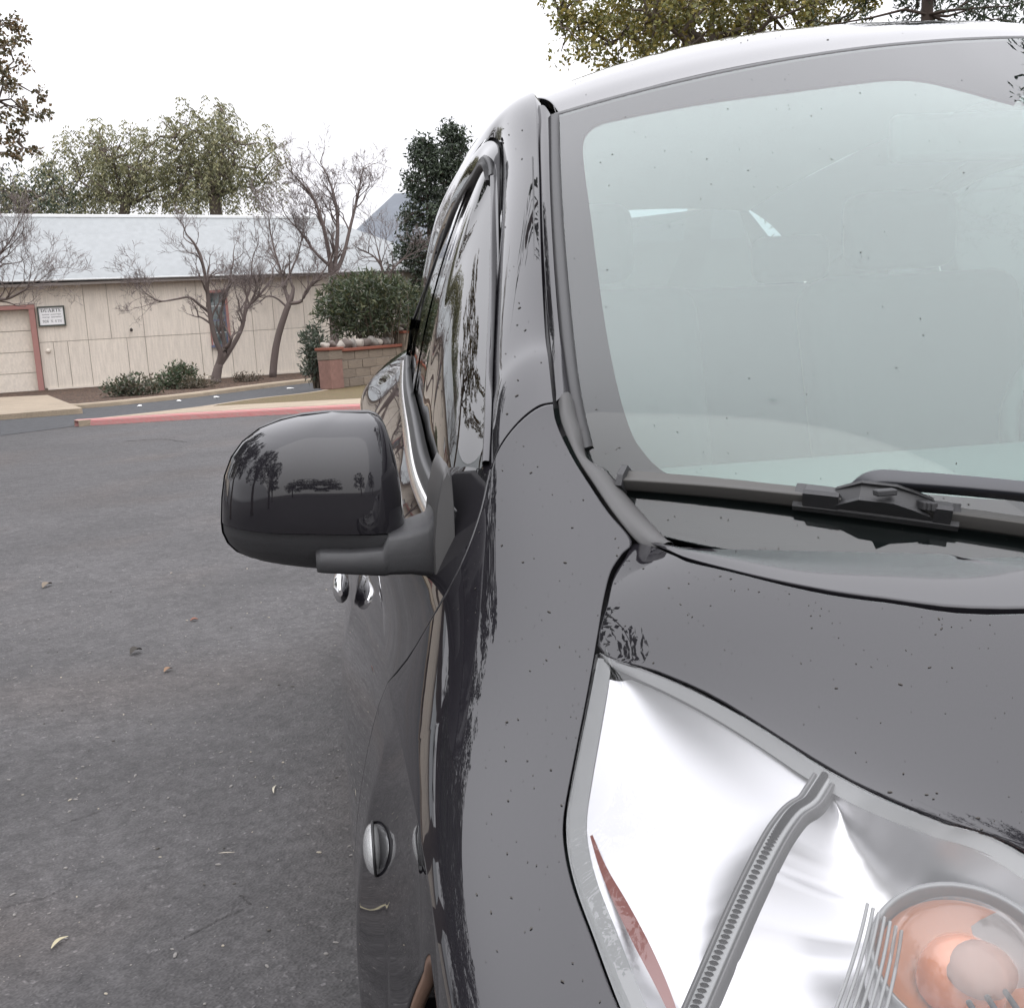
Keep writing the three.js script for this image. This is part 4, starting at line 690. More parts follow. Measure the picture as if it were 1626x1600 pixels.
  for (let k = 0; k <= N; k++) {
    const a = pt(inn, k / N), n = inn.length - 1, f = k / N;
    // matching point of the outer edge: straight out from the middle of the glass
    const cx = 1, cy = 0.5, dx = a.x - cx, dy = a.y - cy; let s = 1e9; if (dx < -1e-6) s = Math.min(s, (0 - cx) / dx); if (dy < -1e-6) s = Math.min(s, (0 - cy) / dy); if (dy > 1e-6) s = Math.min(s, (1 - cy) / dy);
    const o = new THREE.Vector2(clamp(cx + dx * s, 0, 1), clamp(cy + dy * s, 0, 1));
    for (let j = 0; j <= 4; j++) { const q = a.clone().lerp(o, j / 4), p = wsS(q.x, q.y), nn = normalOf(wsS, q.x, q.y); p.addScaledVector(nn, -0.003); m.v(p, p.x * 2, p.y * 2); }
  }
  for (let k = 0; k < N; k++) for (let j = 0; j < 4; j++) { const a = k * 5 + j; m.i.push(a, a + 1, a + 6, a, a + 6, a + 5); }
  const g = m.geo(), g2 = mirrorGeo(g);
  part(windshield, 'ceramic_band', g, fritMat, 'black printed border of the windshield'); part(windshield, 'ceramic_band', g2, fritMat);
}
// rubber edge and painted drip moulding beside the glass
{
  const wsEdge = Array.from({ length: 30 }, (_, k) => wsS(0, 0.30 + 0.7 * k / 29)), N = wsEdge.map((_, k) => normalOf(wsS, 0.02, 0.30 + 0.7 * k / 29));
  both(car, 'glass_seal', sweepGeo(wsEdge.map((p, k) => p.clone().addScaledVector(N[k], 0.001)), N, [[-0.008, -0.012], [-0.008, 0.002], [-0.002, 0.005], [0.008, 0.003], [0.008, -0.012]]), rubber);
  const dd = Array.from({ length: 40 }, (_, k) => crV(drip.slice(0, 6), 0.97 * k / 39)), rows = dd.map((p, k) => { const w = atZ(wsL.slice(1).reverse(), clamp(p.z - 0.01, -1.775, -1.245)), e = p.clone().lerp(w, 0.10), f = p.clone().lerp(w, 0.82); const mid = e.clone().lerp(f, 0.5).add(V(0.0, 0.006, 0.004)); return [e, mid, f]; });
  const S = surfaceOf(rows.filter((_, k) => k % 3 === 0));
  both(car, 'drip_moulding', panelGeo(S, 6, 30, { lip: 0.01, gap: 0.0006, edges: 'lr' }), paint);
  const back = surfaceOf(rows.slice(0, 36).filter((_, k) => k % 3 === 0).map((r) => [off(r[0], -0.012, -0.010, -0.004), off(r[1], 0, -0.014, -0.01), off(r[2], 0.012, -0.010, -0.004)]));
  both(car, 'drip_channel', panelGeo(back, 3, 30, { edges: '' }), rubber);
}

// --- roof
const roofRows = [[-1.80, 1.552, -1.69, 1.604], [-1.89, 1.588, -1.79, 1.645], [-2.0, 1.613, -1.93, 1.689], [-2.2, 1.64, -2.15, 1.728], [-2.6, 1.656, -2.6, 1.745], [-3.2, 1.64, -3.2, 1.72], [-3.85, 1.59, -3.9, 1.65], [-4.25, 1.545, -4.32, 1.59]].map(([z0, y0, z1, y1], k) => Array.from({ length: 6 }, (_, j) => { const t = j / 5, h = 1 - (1 - t) ** 2.2; return V(lerp(k < 2 ? -0.447 : -0.452, XC, t), lerp(y0, y1, h), lerp(z0, z1, h)); }));
for (const row of roofRows) for (const p of row) p.y += roll(p.y) * Math.max(0, p.x + 0.46);
const roofS = surfaceOf(roofRows), roofFull = (u, v) => u <= 0.5 ? roofS(u * 2, v) : mx(roofS(2 - u * 2, v));
const roof = part(car, 'roof', panelGeo(roofFull, 40, 50, { edges: 'lrb', gap: 0.0025 }), paint);
{ // headliner
  part(roof, 'headliner', panelGeo((u, v) => off(roofFull(0.03 + 0.94 * u, 0.05 + 0.9 * v), 0, -0.035, 0), 16, 16, { edges: '' }), std(lin(0.07, 0.068, 0.065), 0.95));
  const ch = Array.from({ length: 40 }, (_, k) => { const t = k / 39; return wsFull(t, 1); });
  part(windshield, 'top_seal', sweepGeo(ch.map((p) => off(p, 0, 0.003, -0.004)), ch.map((_, k) => normalOf(wsFull, k / 39, 0.99)), [[-0.010, -0.012], [-0.010, -0.001], [0.004, 0.0005], [0.010, -0.012]]), rubber);
}
// --- fenders, pillars, sides
both(car, 'fender', mergeGeometries([panelGeo(fenderS, 30, 110, { edges: 'lb', gap: 0.0022, lip: 0.02 }), panelGeo(sideSurface(-1.2, -0.42), 22, 90, { edges: 'rb', gap: 0.002, lip: 0.03 })]), paint);
both(car, 'roof_pillar', panelGeo(pillarS, 20, 90, { edges: 'lb', gap: 0.0018, lip: 0.012 }), paint);
const doorEdge = rearEdge.slice(5), upperSide = (z0, z1, K0 = K) => (u, v) => { const g = upperPlain(z0, z1)(u, v); if (z0 < -1.3) return g; const d = crV(doorEdge, u).sub(upperPlain(z0, z1)(u, 0)), f = clamp(1 - v / 0.34, 0, 1), w = f * f * (3 - 2 * f); return g.addScaledVector(d, w); };
const upperPlain = (z0, z1, K0 = K) => (u, v) => { const z = lerp(z0, z1, v), b = B(z), c = K0(z), p = b.clone().lerp(c, u), q = 4 * u * (1 - u) * lerp(0.02, 0.034, clamp((-1.2 - z) / 0.5, 0, 1)); const hip = Math.exp(-(((z + 3.65) / 0.5) ** 2)) * 0.03 * Math.sin(u * Math.PI); p.x -= q * 0.8 + hip; p.y += q * 0.35; return p; };
function doorOf(name, z0, z1, zi) {
  const up = panelGeo(upperSide(z0, z1), 18, 40, { edges: 'tb', gap: 0.002 }), lo = panelGeo(sideSurface(z0, z1), 22, 40, { edges: 'rtb', gap: 0.002 });
  const g = mergeVertices(mergeGeometries([up, lo]), 1e-5);
  return both(car, name, g, paint);
}
const [frontDoor, frontDoorL] = doorOf('front_door', -1.2, -2.36), [rearDoor, rearDoorL] = doorOf('rear_door', -2.36, -2.98);
{
  const up = panelGeo(upperSide(-2.98, -4.15), 18, 40, { edges: 'b' }), lo = panelGeo(sideSurface(-2.98, -4.5), 22, 60, { edges: 'rb', lip: 0.03 });
  both(car, 'quarter_panel', mergeVertices(mergeGeometries([up, lo]), 1e-5), paint);
}
// windows
const vOf = (z) => { let lo = 0, hi = 1; for (let k = 0; k < 40; k++) { const m = (lo + hi) / 2; if (glassS(0.5, m).z > z) lo = m; else hi = m; } return (lo + hi) / 2; };
const vB0 = vOf(-2.33), vB1 = vOf(-2.42), vQ0 = vOf(-2.98), vQ1 = vOf(-3.06);
const dual = (pa, pb, name, g, mat) => { const g2 = mirrorGeo(g); part(pa, name, g, mat); part(pb, name, g2, mat); };
dual(frontDoor, frontDoorL, 'door_glass', panelGeo(glassS, 16, 50, { edges: '', v0: 0.0, v1: vB0, off: -0.006 }), sideGlass);
dual(rearDoor, rearDoorL, 'door_glass', panelGeo(glassS, 16, 24, { edges: '', v0: vB1, v1: vQ0, off: -0.006 }), sideGlass);
both(car, 'quarter_glass', panelGeo(glassS, 16, 16, { edges: '', v0: vQ1, v1: 0.97, off: -0.006 }), sideGlass);
dual(frontDoor, frontDoorL, 'door_pillar', panelGeo(glassS, 8, 4, { edges: '', v0: vB0 - 0.002, v1: vB1 + 0.002, off: -0.001 }), gloss);
dual(rearDoor, rearDoorL, 'door_pillar', panelGeo(glassS, 8, 4, { edges: '', v0: vQ0 - 0.002, v1: vQ1 + 0.002, off: -0.001 }), gloss);
{ // frame of the window opening, seals and the bright belt strip
  const nT = 70, top = Array.from({ length: nT + 1 }, (_, k) => glassS(1, k / nT)), N = top.map((_, k) => normalOf(glassS, 0.98, k / nT));
  dual(frontDoor, frontDoorL, 'window_seal', sweepGeo(top.slice(24).map((p, k) => p.clone().addScaledVector(N[k + 24], -0.001)), N.slice(24), [[-0.012, -0.012], [-0.012, 0.002], [-0.006, 0.006], [-0.002, 0.001], [0.004, 0.006], [0.010, 0.003], [0.010, -0.012]]), rubber);
  const fe = Array.from({ length: nT + 1 }, (_, k) => crV(frameEdge, k / nT));
  const frame = (u, v) => { const a = crV(glassTop, v), b = crV(frameEdge, v), p = a.clone().lerp(b, lerp(0.12, 0.93, u)); const q = 4 * u * (1 - u) * 0.006; p.x -= q; p.y += q; return p; };
  dual(frontDoor, frontDoorL, 'window_frame', panelGeo(frame, 6, 80, { edges: 'lr', gap: 0.0008, lip: 0.012, v0: 0.012, v1: 0.93 }), paint);
  const backing = (u, v) => { const a = crV(glassTop, v), b = crV(frameEdge, v), p = a.clone().lerp(b, lerp(-0.2, 1.3, u)); p.x += 0.012; p.y -= 0.008; return p; };
  both(car, 'door_opening', panelGeo(backing, 4, 60, { edges: '' }), rubber);
  const zs = Array.from({ length: 50 }, (_, k) => lerp(-1.215, -3.3, k / 49)), bp = zs.map((z) => B(z)), bn = zs.map((z) => V(-0.88, 0.47, 0));
  dual(frontDoor, frontDoorL, 'belt_strip', sweepGeo(bp.map((p) => off(p, -0.003, 0.002, 0)), bn, [[-0.010, -0.006], [-0.010, 0.004], [-0.006, 0.008], [0.006, 0.008], [0.010, 0.004], [0.010, -0.006]]), brightTrim);
  dual(frontDoor, frontDoorL, 'belt_seal', sweepGeo(bp.map((p) => off(p, 0.004, 0.017, 0)), bn, [[-0.010, -0.012], [-0.010, 0.001], [-0.003, 0.005], [0.002, 0.001], [0.006, 0.004], [0.011, 0.001], [0.011, -0.012]]), rubber);
}
// door handle, a chrome grip over a dish
{
  const c = V(sideX(-2.08, 0.765), 0.765, -2.08), ring = (z, w, h) => Array.from({ length: 14 }, (_, k) => { const a = k / 14 * 6.2832; return V(c.x - 0.026 + Math.cos(a) * w, c.y + Math.sin(a) * h, c.z + z); });
  const rings = [[-0.11, 0.003, 0.004], [-0.10, 0.010, 0.014], [-0.05, 0.013, 0.022], [0.03, 0.015, 0.026], [0.075, 0.016, 0.028], [0.10, 0.013, 0.022], [0.112, 0.004, 0.006]].map((r) => ring(...r));
  dual(frontDoor, frontDoorL, 'door_handle', loftGeo(rings), chrome);
}
// side repeater lamp on the fender
{
  const z0 = -1.03, y0 = 0.735, x0 = sideX(z0, y0), l = new THREE.SphereGeometry(1, 24, 16); l.scale(0.010, 0.023, 0.030);
  const P = l.attributes.position; l.translate(x0 - 0.002, y0, z0);
  const seal = new THREE.TorusGeometry(1, 0.05, 8, 30); seal.rotateY(Math.PI / 2); seal.scale(0.03, 0.0245, 0.0305); seal.translate(x0 - 0.001, y0, z0);
  const core = new THREE.SphereGeometry(1, 16, 10); core.scale(0.006, 0.019, 0.025); core.translate(x0 - 0.002, y0, z0);
  const [a, b] = both(car, 'side_lamp', l, phys(lin(0.92, 0.93, 0.93), 0.08, { transmission: 0.75, thickness: 0 }));
  dual(a, b, 'lamp_reflector', core, std(lin(0.75, 0.75, 0.75), 0.25, { metalness: 1 })); dual(a, b, 'lamp_seal', seal, rubber);
}

// --- cowl: black corner strips, painted strip behind the hood
{
  const outer = [Z(884, 636, -1.222), Z(888, 664, -1.20), Z(899, 693, -1.18), Z(916, 727, -1.155), Z(938, 762, -1.13), Z(972, 812, -1.09), Z(1012, 860, -1.054), Z(1045, 872, -1.03)];
  const inr = [Z(910, 634, -1.235), Z(918, 668, -1.222), Z(928, 700, -1.205), Z(936, 742, -1.185), Z(972, 762, -1.165), Z(1016, 812, -1.125), Z(1062, 862, -1.065), Z(1075, 874, -1.035)];
  const rows = outer.map((a, k) => { const b = inr[k]; return [off(a, 0.001, -0.003, 0), a.clone().lerp(b, 0.3).add(V(0, 0.007, 0.004)), a.clone().lerp(b, 0.7).add(V(0, 0.009, 0.005)), b, off(b, 0.008, -0.02, -0.01)]; });
  both(car, 'cowl_corner', panelGeo(surfaceOf(rows), 10, 40, { edges: 'l', lip: 0.03 }), plasticGrey);
  const front = hoodRear.slice(1).map((p, k) => off(p, 0, 0.001, -0.0135 + 0.0009 * k)), top0 = [[1056, 868, 1.020], [1085, 869, 1.022], [1120, 871, 1.024], [1200, 873, 1.026], [1380, 877, 1.028], [1500, 880, 1.028], [1626, 884, 1.028]].map(([x, y, h]) => Y(x, y, h)); const top = [...top0, V(XC, 1.030, top0[6].z + 0.05)];
  const S = surfaceOf([top, top.map((p, k) => p.clone().lerp(front[k], 0.5).add(V(0, 0.002, 0))), front].map((r) => r));
  const g = panelGeo(S, 40, 10, { edges: 't', lip: 0.02, gap: 0.001, u0: 0.02 }); part(car, 'cowl_panel', mergeVertices(mergeGeometries([g, mirrorGeo(g)]), 1e-5), paint);
  // well under the panel edges, so that gaps look into the dark
  const well = surfaceOf([hoodRear.map((p) => off(p, 0, -0.045, -0.05)), hoodRear.map((p) => off(p, 0, -0.05, 0.05))]);
  both(car, 'cowl_well', panelGeo(well, 30, 4, { edges: '' }), innerPaint);
  const gap = surfaceOf([inner.slice(5, 14).map((p) => off(p, -0.05, -0.045, 0)), inner.slice(5, 14).map((p) => off(p, 0.05, -0.035, 0))]);
  both(car, 'hood_channel', panelGeo(gap, 30, 4, { edges: '' }), innerPaint);
  const lowEdge = [0.8, 0.7, 0.6, 0.5, 0.4].map((y) => V(sideX(-1.2, y), y, -1.2)); const gp = surfaceOf([[...rearEdge, ...lowEdge].map((p) => off(p, 0.03, -0.03, 0.015)), [...rearEdge, ...lowEdge].map((p) => off(p, 0.025, -0.025, -0.03))]);
  both(car, 'pillar_channel', panelGeo(gp, 20, 4, { edges: '' }), innerPaint);
}

// --- wiper
{
  const px = [[992, 768], [1040, 772], [1150, 783], [1290, 800], [1400, 815], [1520, 832], [1626, 848], [1720, 864]];
  const h = px.map(([x, y]) => onSurf(wsFull, x, y)), pts = dense(h.map((q) => q.p), 60), ns = dense(h.map((q) => q.n), 60);
  const wiper = part(car, 'wiper', sweepGeo(pts.map((p, k) => p.clone().addScaledVector(ns[k], 0.006)), ns, [[-0.011, 0.004], [-0.010, 0.008], [-0.002, 0.011], [0.003, 0.017], [0.006, 0.017], [0.0105, 0.006], [0.011, 0.003], [0.004, 0], [-0.004, 0]], true), dustyPlastic);
  part(wiper, 'rubber_lip', sweepGeo(pts.map((p, k) => p.clone().addScaledVector(ns[k], 0.0005)), ns, [[-0.003, 0.008], [0.003, 0.008], [0.001, 0], [-0.001, 0]]), rubber);
  const at = (t) => { const k = Math.round(t * 60); return { p: pts[k], n: ns[k], t: pts[Math.min(60, k + 1)].clone().sub(pts[Math.max(0, k - 1)]).normalize() }; };
  const block = (t0, t1, sec, mat, name) => { const k0 = Math.round(t0 * 60), k1 = Math.round(t1 * 60); part(wiper, name, creased(sweepGeo(pts.slice(k0, k1 + 1).map((p, k) => p.clone().addScaledVector(ns[k0 + k], 0.006)), ns.slice(k0, k1 + 1), sec)), mat); };
  block(0, 0.035, [[-0.014, 0], [-0.014, 0.014], [0, 0.021], [0.012, 0.020], [0.014, 0]], plastic, 'end_cap');
  const tOf = (x) => { let b = 0, d = 1e9; pts.forEach((p, k) => { const q = Math.abs(toPixel(p)[0] - x); if (q < d) { d = q; b = k; } }); return b / 60; };
  block(tOf(1283), tOf(1328), [[-0.0125, 0.002], [-0.0125, 0.010], [-0.002, 0.015], [0.003, 0.026], [0.008, 0.026], [0.0125, 0.010], [0.0125, 0.002]], plastic, 'shoulder');
  block(tOf(1478), tOf(1512), [[-0.0125, 0.002], [-0.0125, 0.010], [-0.002, 0.015], [0.003, 0.026], [0.008, 0.026], [0.0125, 0.010], [0.0125, 0.002]], plastic, 'shoulder');
  block(tOf(1270), tOf(1525), [[-0.0135, 0.001], [-0.0135, 0.009], [0.004, 0.012], [0.0135, 0.009], [0.0135, 0.001]], plastic, 'carrier');
  // connector: trapezoid cheeks along the blade
  const a = at(tOf(1322)), b = at(tOf(1478)), cc = (f, up, side) => { const p = a.p.clone().lerp(b.p, f), n = a.n.clone().lerp(b.n, f).normalize(), s = V().crossVectors(a.t, n).normalize(); return p.addScaledVector(n, 0.014 + up).addScaledVector(s, side); };
  const prof = [[0, 0], [0.03, 0.006], [0.28, 0.023], [0.62, 0.023], [0.80, 0.016], [0.97, 0.008], [1, 0]];
  for (const [s0, s1] of [[-0.0115, -0.0085], [0.0085, 0.0115]]) part(wiper, 'connector_cheek', creased(loftGeo([prof.map(([f, y]) => cc(f, y, s0)), prof.map(([f, y]) => cc(f, y, s1))])), plastic);
  part(wiper, 'connector_core', creased(loftGeo([prof.map(([f, y]) => cc(f, y * 0.85, -0.0085)), prof.map(([f, y]) => cc(f, y * 0.85, 0.0085))])), rubber);
  for (const f of [0.86, 0.9, 0.94]) part(wiper, 'clip', rbox(0.006, 0.008, 0.024, 0.001).applyMatrix4(new THREE.Matrix4().makeTranslation(...cc(f, 0.011, 0).toArray())), plastic);
  // arm from the connector to its pivot
  const armPx = [[1352, 775], [1385, 762], [1450, 766], [1560, 776], [1640, 786], [1760, 812], [1900, 850]], lift = [0.016, 0.030, 0.032, 0.032, 0.032, 0.030, 0.022];
  const ap = armPx.map(([x, y], k) => { const q = onSurf(wsFull, x, y + 26 + k); return q.p.clone().addScaledVector(q.n, lift[k]); }), an = armPx.map(([x, y]) => onSurf(wsFull, x, y + 20).n);
  part(wiper, 'arm', sweepGeo(dense(ap, 40), dense(an, 40), [[-0.0085, -0.006], [-0.0085, 0.004], [-0.006, 0.0065], [0.006, 0.0065], [0.0085, 0.004], [0.0085, -0.006]]), phys(lin(0.02, 0.021, 0.026), 0.35));
  const q = cc(0.52, 0.03, 0.004); part(wiper, 'release_tab', rbox(0.02, 0.006, 0.012, 0.0015, q.x, q.y, q.z), plastic);
}

// --- door mirror
{
  const zm = -1.27, P = (x, y, z = zm) => Z(x, y, z);
  // outline by height: [photo row, left, right]
  const rows = [[654, 520, 585], [658, 480, 597], [666, 445, 606], [680, 410, 613], [700, 384, 620], [725, 366, 627], [755, 355, 633], [790, 351, 638], [828, 350, 642]];
  const low = [[828, 350, 668], [845, 352, 668], [862, 360, 668], [876, 375, 668], [886, 400, 668], [893, 445, 668], [898, 520, 668], [902, 610, 668]];
  const all = [...rows, ...low.slice(1)];
  const dome = (list, y0, y1, inset, d) => {
    const m = new MB(), nx = 26, ny = 26, W = nx + 1;
    for (let j = 0; j <= ny; j++) {
      const yy = lerp(y0, y1, j / ny); let k = 0; while (k < list.length - 2 && list[k + 1][0] < yy) k++;
      const f = clamp((yy - list[k][0]) / (list[k + 1][0] - list[k][0]), 0, 1), l = lerp(list[k][1], list[k + 1][1], f) + inset, r = lerp(list[k][2], list[k + 1][2], f) - inset;
      const Yn = clamp((yy - 790) / (yy < 790 ? 137 : 114), -1, 1), ky = Math.sqrt(Math.max(0, 1 - Math.abs(Yn) ** 2.6));
      for (let i = 0; i <= nx; i++) {
        const s = Math.sin((i / nx - 0.5) * Math.PI), xx = lerp(l, r, (s + 1) / 2), kx = s < 0 ? Math.sqrt(Math.max(0, 1 - Math.abs(s) ** 2.4)) : Math.sqrt(Math.max(0, 1 - Math.abs(s) ** 5)) * 0.9 + 0.1;
        m.v(P(xx, yy).add(V(0, 0, d * kx * ky - (s < 0 ? 0 : 0.0) + (s > 0 ? 0.01 * s : -0.012 * s * s))), xx / 300, yy / 300);
      }
    }
    for (let j = 0; j < ny; j++) for (let i = 0; i < nx; i++) { const a = j * W + i; m.i.push(a, a + W, a + W + 1, a, a + W + 1, a + 1); }
    return m;
  };
  const cap = dome(rows, 654, 827, 0, 0.082).geo(), mir = part(car, 'door_mirror', cap, paint, 'gloss black cap of the outstretched door mirror');
  const lower = dome(low, 829, 902, 1.5, 0.078).geo();
  part(mir, 'mirror_housing', lower, plastic);
  // back of the shell, rim and the mirror pane facing rearwards
  const ring = (k, dz) => [...rows.map(([y, l]) => P(lerp(500, l, k), lerp(780, y, k)).add(V(0, 0, dz))), ...low.slice(1).map(([y, l]) => P(lerp(500, l, k), lerp(780, y, k)).add(V(0, 0, dz))), ...[...all].reverse().map(([y, , r]) => P(lerp(500, Math.min(r, 640), k), lerp(780, y, k)).add(V(0, 0, dz)))];
  part(mir, 'shell', loftGeo([ring(1, 0), ring(1.0, -0.03), ring(0.97, -0.05)], true, false), plastic); part(mir, 'mirror_pane', loftGeo([ring(0.97, -0.045), ring(0.3, -0.045)], true, true), chrome);
  // arm: a thick step under the shell that runs to the foot
  const sec = (x, y0, y1, z0, z1) => { const a = P(x, y0, -1.225), b = P(x, y1, -1.225), out = []; for (let k = 0; k < 16; k++) { const th = k / 16 * 6.2832, c = Math.cos(th), s = Math.sin(th), e = (q) => Math.sign(q) * Math.abs(q) ** 0.45; out.push(V((a.x + b.x) / 2, (a.y + b.y) / 2 + e(s) * (a.y - b.y) / 2, lerp(z0, z1, 0.5) + e(c) * (z1 - z0) / 2)); } return out; };
  part(mir, 'mirror_arm', loftGeo([sec(504, 866, 901, -1.27, -1.188), sec(512, 862, 902, -1.28, -1.184), sec(560, 862, 904, -1.28, -1.182), sec(608, 858, 906, -1.28, -1.18), sec(618, 836, 906, -1.285, -1.183), sec(650, 832, 906, -1.285, -1.185), sec(680, 822, 912, -1.29, -1.19), sec(694, 800, 925, -1.30, -1.19), sec(702, 780, 935, -1.31, -1.185)]), plastic);
  // foot: a tapered blade standing on the door corner
  const foot = (z, list) => list.map(([x, y]) => Z(x, y, -1.19).setZ(z)), bl = [[709, 736], [716, 752], [720, 800], [722, 850], [722, 905], [716, 935], [706, 950], [698, 940], [690, 915], [688, 860], [692, 800], [701, 755]];
  const shrink = (l, k) => { const cx = 708, cy = 850; return l.map(([x, y]) => [cx + (x - cx) * k, cy + (y - cy) * k]); };
  const base = foot(-1.19, bl);
  part(mir, 'mirror_foot', loftGeo([foot(-1.178, shrink(bl, 0.9)), foot(-1.184, bl), foot(-1.30, bl.map(([x, y]) => [x - 4, y])), foot(-1.34, shrink(bl, 0.8))]), plasticGrey);
  const stub = [base, base.map((p) => off(p, 0.035, -0.004, -0.01))]; 
  part(mir, 'foot_mount', loftGeo([sec(712, 800, 915, -1.30, -1.21), sec(735, 830, 915, -1.29, -1.215), sec(752, 840, 900, -1.285, -1.22)]), plastic);
}

let lampSurface;
// --- headlight
{
  const L = inner.slice(11).map((p) => p.clone()), T = [[953, 1038], [1040, 1068], [1110, 1098], [1180, 1135], [1250, 1178], [1310, 1216], [1400, 1263], [1500, 1304], [1626, 1350]].map(([x, y]) => rayHit(x, y, Y(x, y, 0.94), hHeight)); T.push(off(hoodLeft[11], -0.005, -0.004, 0.003), off(hoodLeft[12], -0.005, -0.004, 0.003));
  const rows = L.map((a, k) => { const b = T[k], row = []; for (let j = 0; j <= 4; j++) { const t = j / 4, p = a.clone().lerp(b, t); const q = 4 * t * (1 - t) * lerp(0.002, 0.016, clamp(k / 6, 0, 1)); p.y += q; p.z += q * 0.6; row.push(p); } return row; });
  const S = surfaceOf(rows); lampSurface = S;
  const reflector = phys(lin(0.40, 0.40, 0.415), 0.12, { metalness: 1 }), frosted = phys(lin(0.13, 0.134, 0.134), 0.2), ribMat = phys(lin(0.5, 0.5, 0.5), 0.2), softReflector = phys(lin(0.42, 0.42, 0.43), 0.32, { metalness: 1 }), greyTrim = std(lin(0.05, 0.05, 0.05), 0.4);
  const lenses = both(car, 'headlight', panelGeo(S, 24, 50, { edges: 'lrt', gap: 0.002, lip: 0.01, v0: 0.006 }), lensMat, 'clear swept-back headlight lens'), [la, lb] = lenses;
  const sub = (name, g, mat) => dual(la, lb, name, g, mat);
  // outer band of the lens, moulded thicker and cloudy
  const band = (a0, a1, side) => (u, v) => { const vv = lerp(0.0, 1, v), uu = lerp(a0, a1, u); return S(side ? 1 - uu : uu, vv).addScaledVector(normalOf(S, side ? 1 - uu : uu, vv), -0.004); };
  const rimW = (v) => clamp(0.0125 / (S(0, v).distanceTo(S(1, v)) + 1e-6), 0, 0.46), bandW = (side) => (u, v) => { const uu = lerp(0.0, rimW(v), u), q = side ? 1 - uu : uu; return S(q, v).addScaledVector(normalOf(S, q, v), -0.003 - 0.006 * u); };
  sub('lens_rim', panelGeo(bandW(0), 4, 50, { edges: '', v0: 0.01 }), frosted); sub('lens_rim', panelGeo(bandW(1), 4, 50, { edges: '', v0: 0.01 }), frosted);
  // divider path on the lens
  const dpx = [[1314, 1216], [1296, 1240], [1283, 1258], [1262, 1272], [1246, 1290], [1222, 1328], [1180, 1408], [1140, 1495], [1098, 1590], [1060, 1680], [1020, 1790]];
  const dh = dpx.map(([x, y]) => onSurf(S, x, y)), dp = dense(dh.map((q) => q.p), 60), dn = dense(dh.map((q) => q.n), 60);
  sub('divider', sweepGeo(dp.map((p, k) => p.clone().addScaledVector(dn[k], -0.012)), dn, [[-0.006, -0.006], [-0.006, 0.005], [-0.004, 0.007], [0.004, 0.007], [0.006, 0.005], [0.006, -0.006]]), frosted);
  for (const s of [-0.0075, 0.0075]) sub('divider_groove', sweepGeo(dp.map((p, k) => p.clone().addScaledVector(dn[k], -0.010)), dn, [[s - 0.0015, -0.004], [s - 0.0015, 0.004], [s + 0.0015, 0.004], [s + 0.0015, -0.004]]), greyTrim);
  { const ribs = []; for (let k = 0; k < 110; k++) { const f = k / 110, p = crV(dh.map((q) => q.p), f), n = crV(dh.map((q) => q.n), f), t = crV(dh.map((q) => q.p), f + 0.005).sub(p).normalize(), s = V().crossVectors(t, n).normalize(); const g = new THREE.SphereGeometry(1, 6, 4); const M = new THREE.Matrix4().makeBasis(s.multiplyScalar(0.0036), n.clone().multiplyScalar(0.0012), t.multiplyScalar(0.0017)); M.setPosition(p.addScaledVector(n, -0.0048)); g.applyMatrix4(M); ribs.push(g); } sub('divider_ribs', mergeGeometries(ribs), ribMat); }
  // the two bowls behind the lens: outer compartment and lamp compartment
  const dOf = (v) => { let best = dh[0], d = 9; const C = dh; for (let k = 0; k <= 60; k++) { const u = crV(dh.map((q) => V(q.u, q.v, 0)), k / 60); if (Math.abs(u.y - v) < d) { d = Math.abs(u.y - v); best = u; } } return best.x; };
  const vTop = dh[0].v, uD = (v) => v < vTop ? 1 : clamp(dOf(v), 0.02, 1);
  const nMean = normalOf(S, 0.5, 0.5), bowlA = (u, v0) => { const v = lerp(0.06, 0.995, v0), w = rimW(v), uu = lerp(w, Math.min(uD(v) - 0.02, 1 - w), u), deep = 0.009 + 0.020 * Math.sin(Math.PI * u) * Math.sin(Math.min(1, v * 1.8) * 1.57) + 0.006 * u; return S(uu, v).addScaledVector(nMean, -deep); };
  sub('outer_reflector', panelGeo(bowlA, 26, 50, { edges: '' }), softReflector);
  const bowlB = (u, v0) => { const v = lerp(vTop + 0.01, 0.99, v0), uu = lerp(Math.min(uD(v) + 0.015, 1 - rimW(v) - 0.01), 1 - rimW(v), u), deep = 0.009 + 0.055 * Math.sin(Math.PI * u) * Math.sin(Math.min(1, v0 * 1.6) * 1.57); return S(uu, v).addScaledVector(nMean, -deep); };
  sub('lamp_reflector', panelGeo(bowlB, 30, 40, { edges: '' }), softReflector);
  // red marker strip low on the outer edge
  const rp = [[926, 1316], [940, 1366], [962, 1420], [992, 1480], [1030, 1550], [1066, 1620]].map(([x, y]) => onSurf(S, x, y, -0.008)), rw = [[930, 1314], [952, 1366], [984, 1420], [1018, 1480], [1050, 1548], [1076, 1618]].map(([x, y]) => onSurf(S, x, y, -0.008));
  sub('marker_strip', panelGeo(surfaceOf([rp.map((q) => q.p), rw.map((q) => q.p)]), 30, 3, { edges: '' }), phys(lin(0.15, 0.062, 0.055), 0.3));
  // turn lamp: round clear cover with an amber bulb, and fine rings beside it
  const bc = onSurf(S, 1535, 1480, -0.03), n = bc.n, ref = V(0, 0, -1), s = V().crossVectors(n, ref).normalize(), t = V().crossVectors(s, n);
  const place = (g) => { const M = new THREE.Matrix4().makeBasis(s, n, t); M.setPosition(bc.p); g.applyMatrix4(M); return g; };
  const R0 = 0.047;
  sub('turn_lamp_ring', place(new THREE.LatheGeometry([[R0 * 1.12, -0.02], [R0 * 1.12, 0.004], [R0 * 1.06, 0.010], [R0, 0.008], [R0 * 0.96, -0.02]].map((q) => new THREE.Vector2(...q)), 48)), frosted);
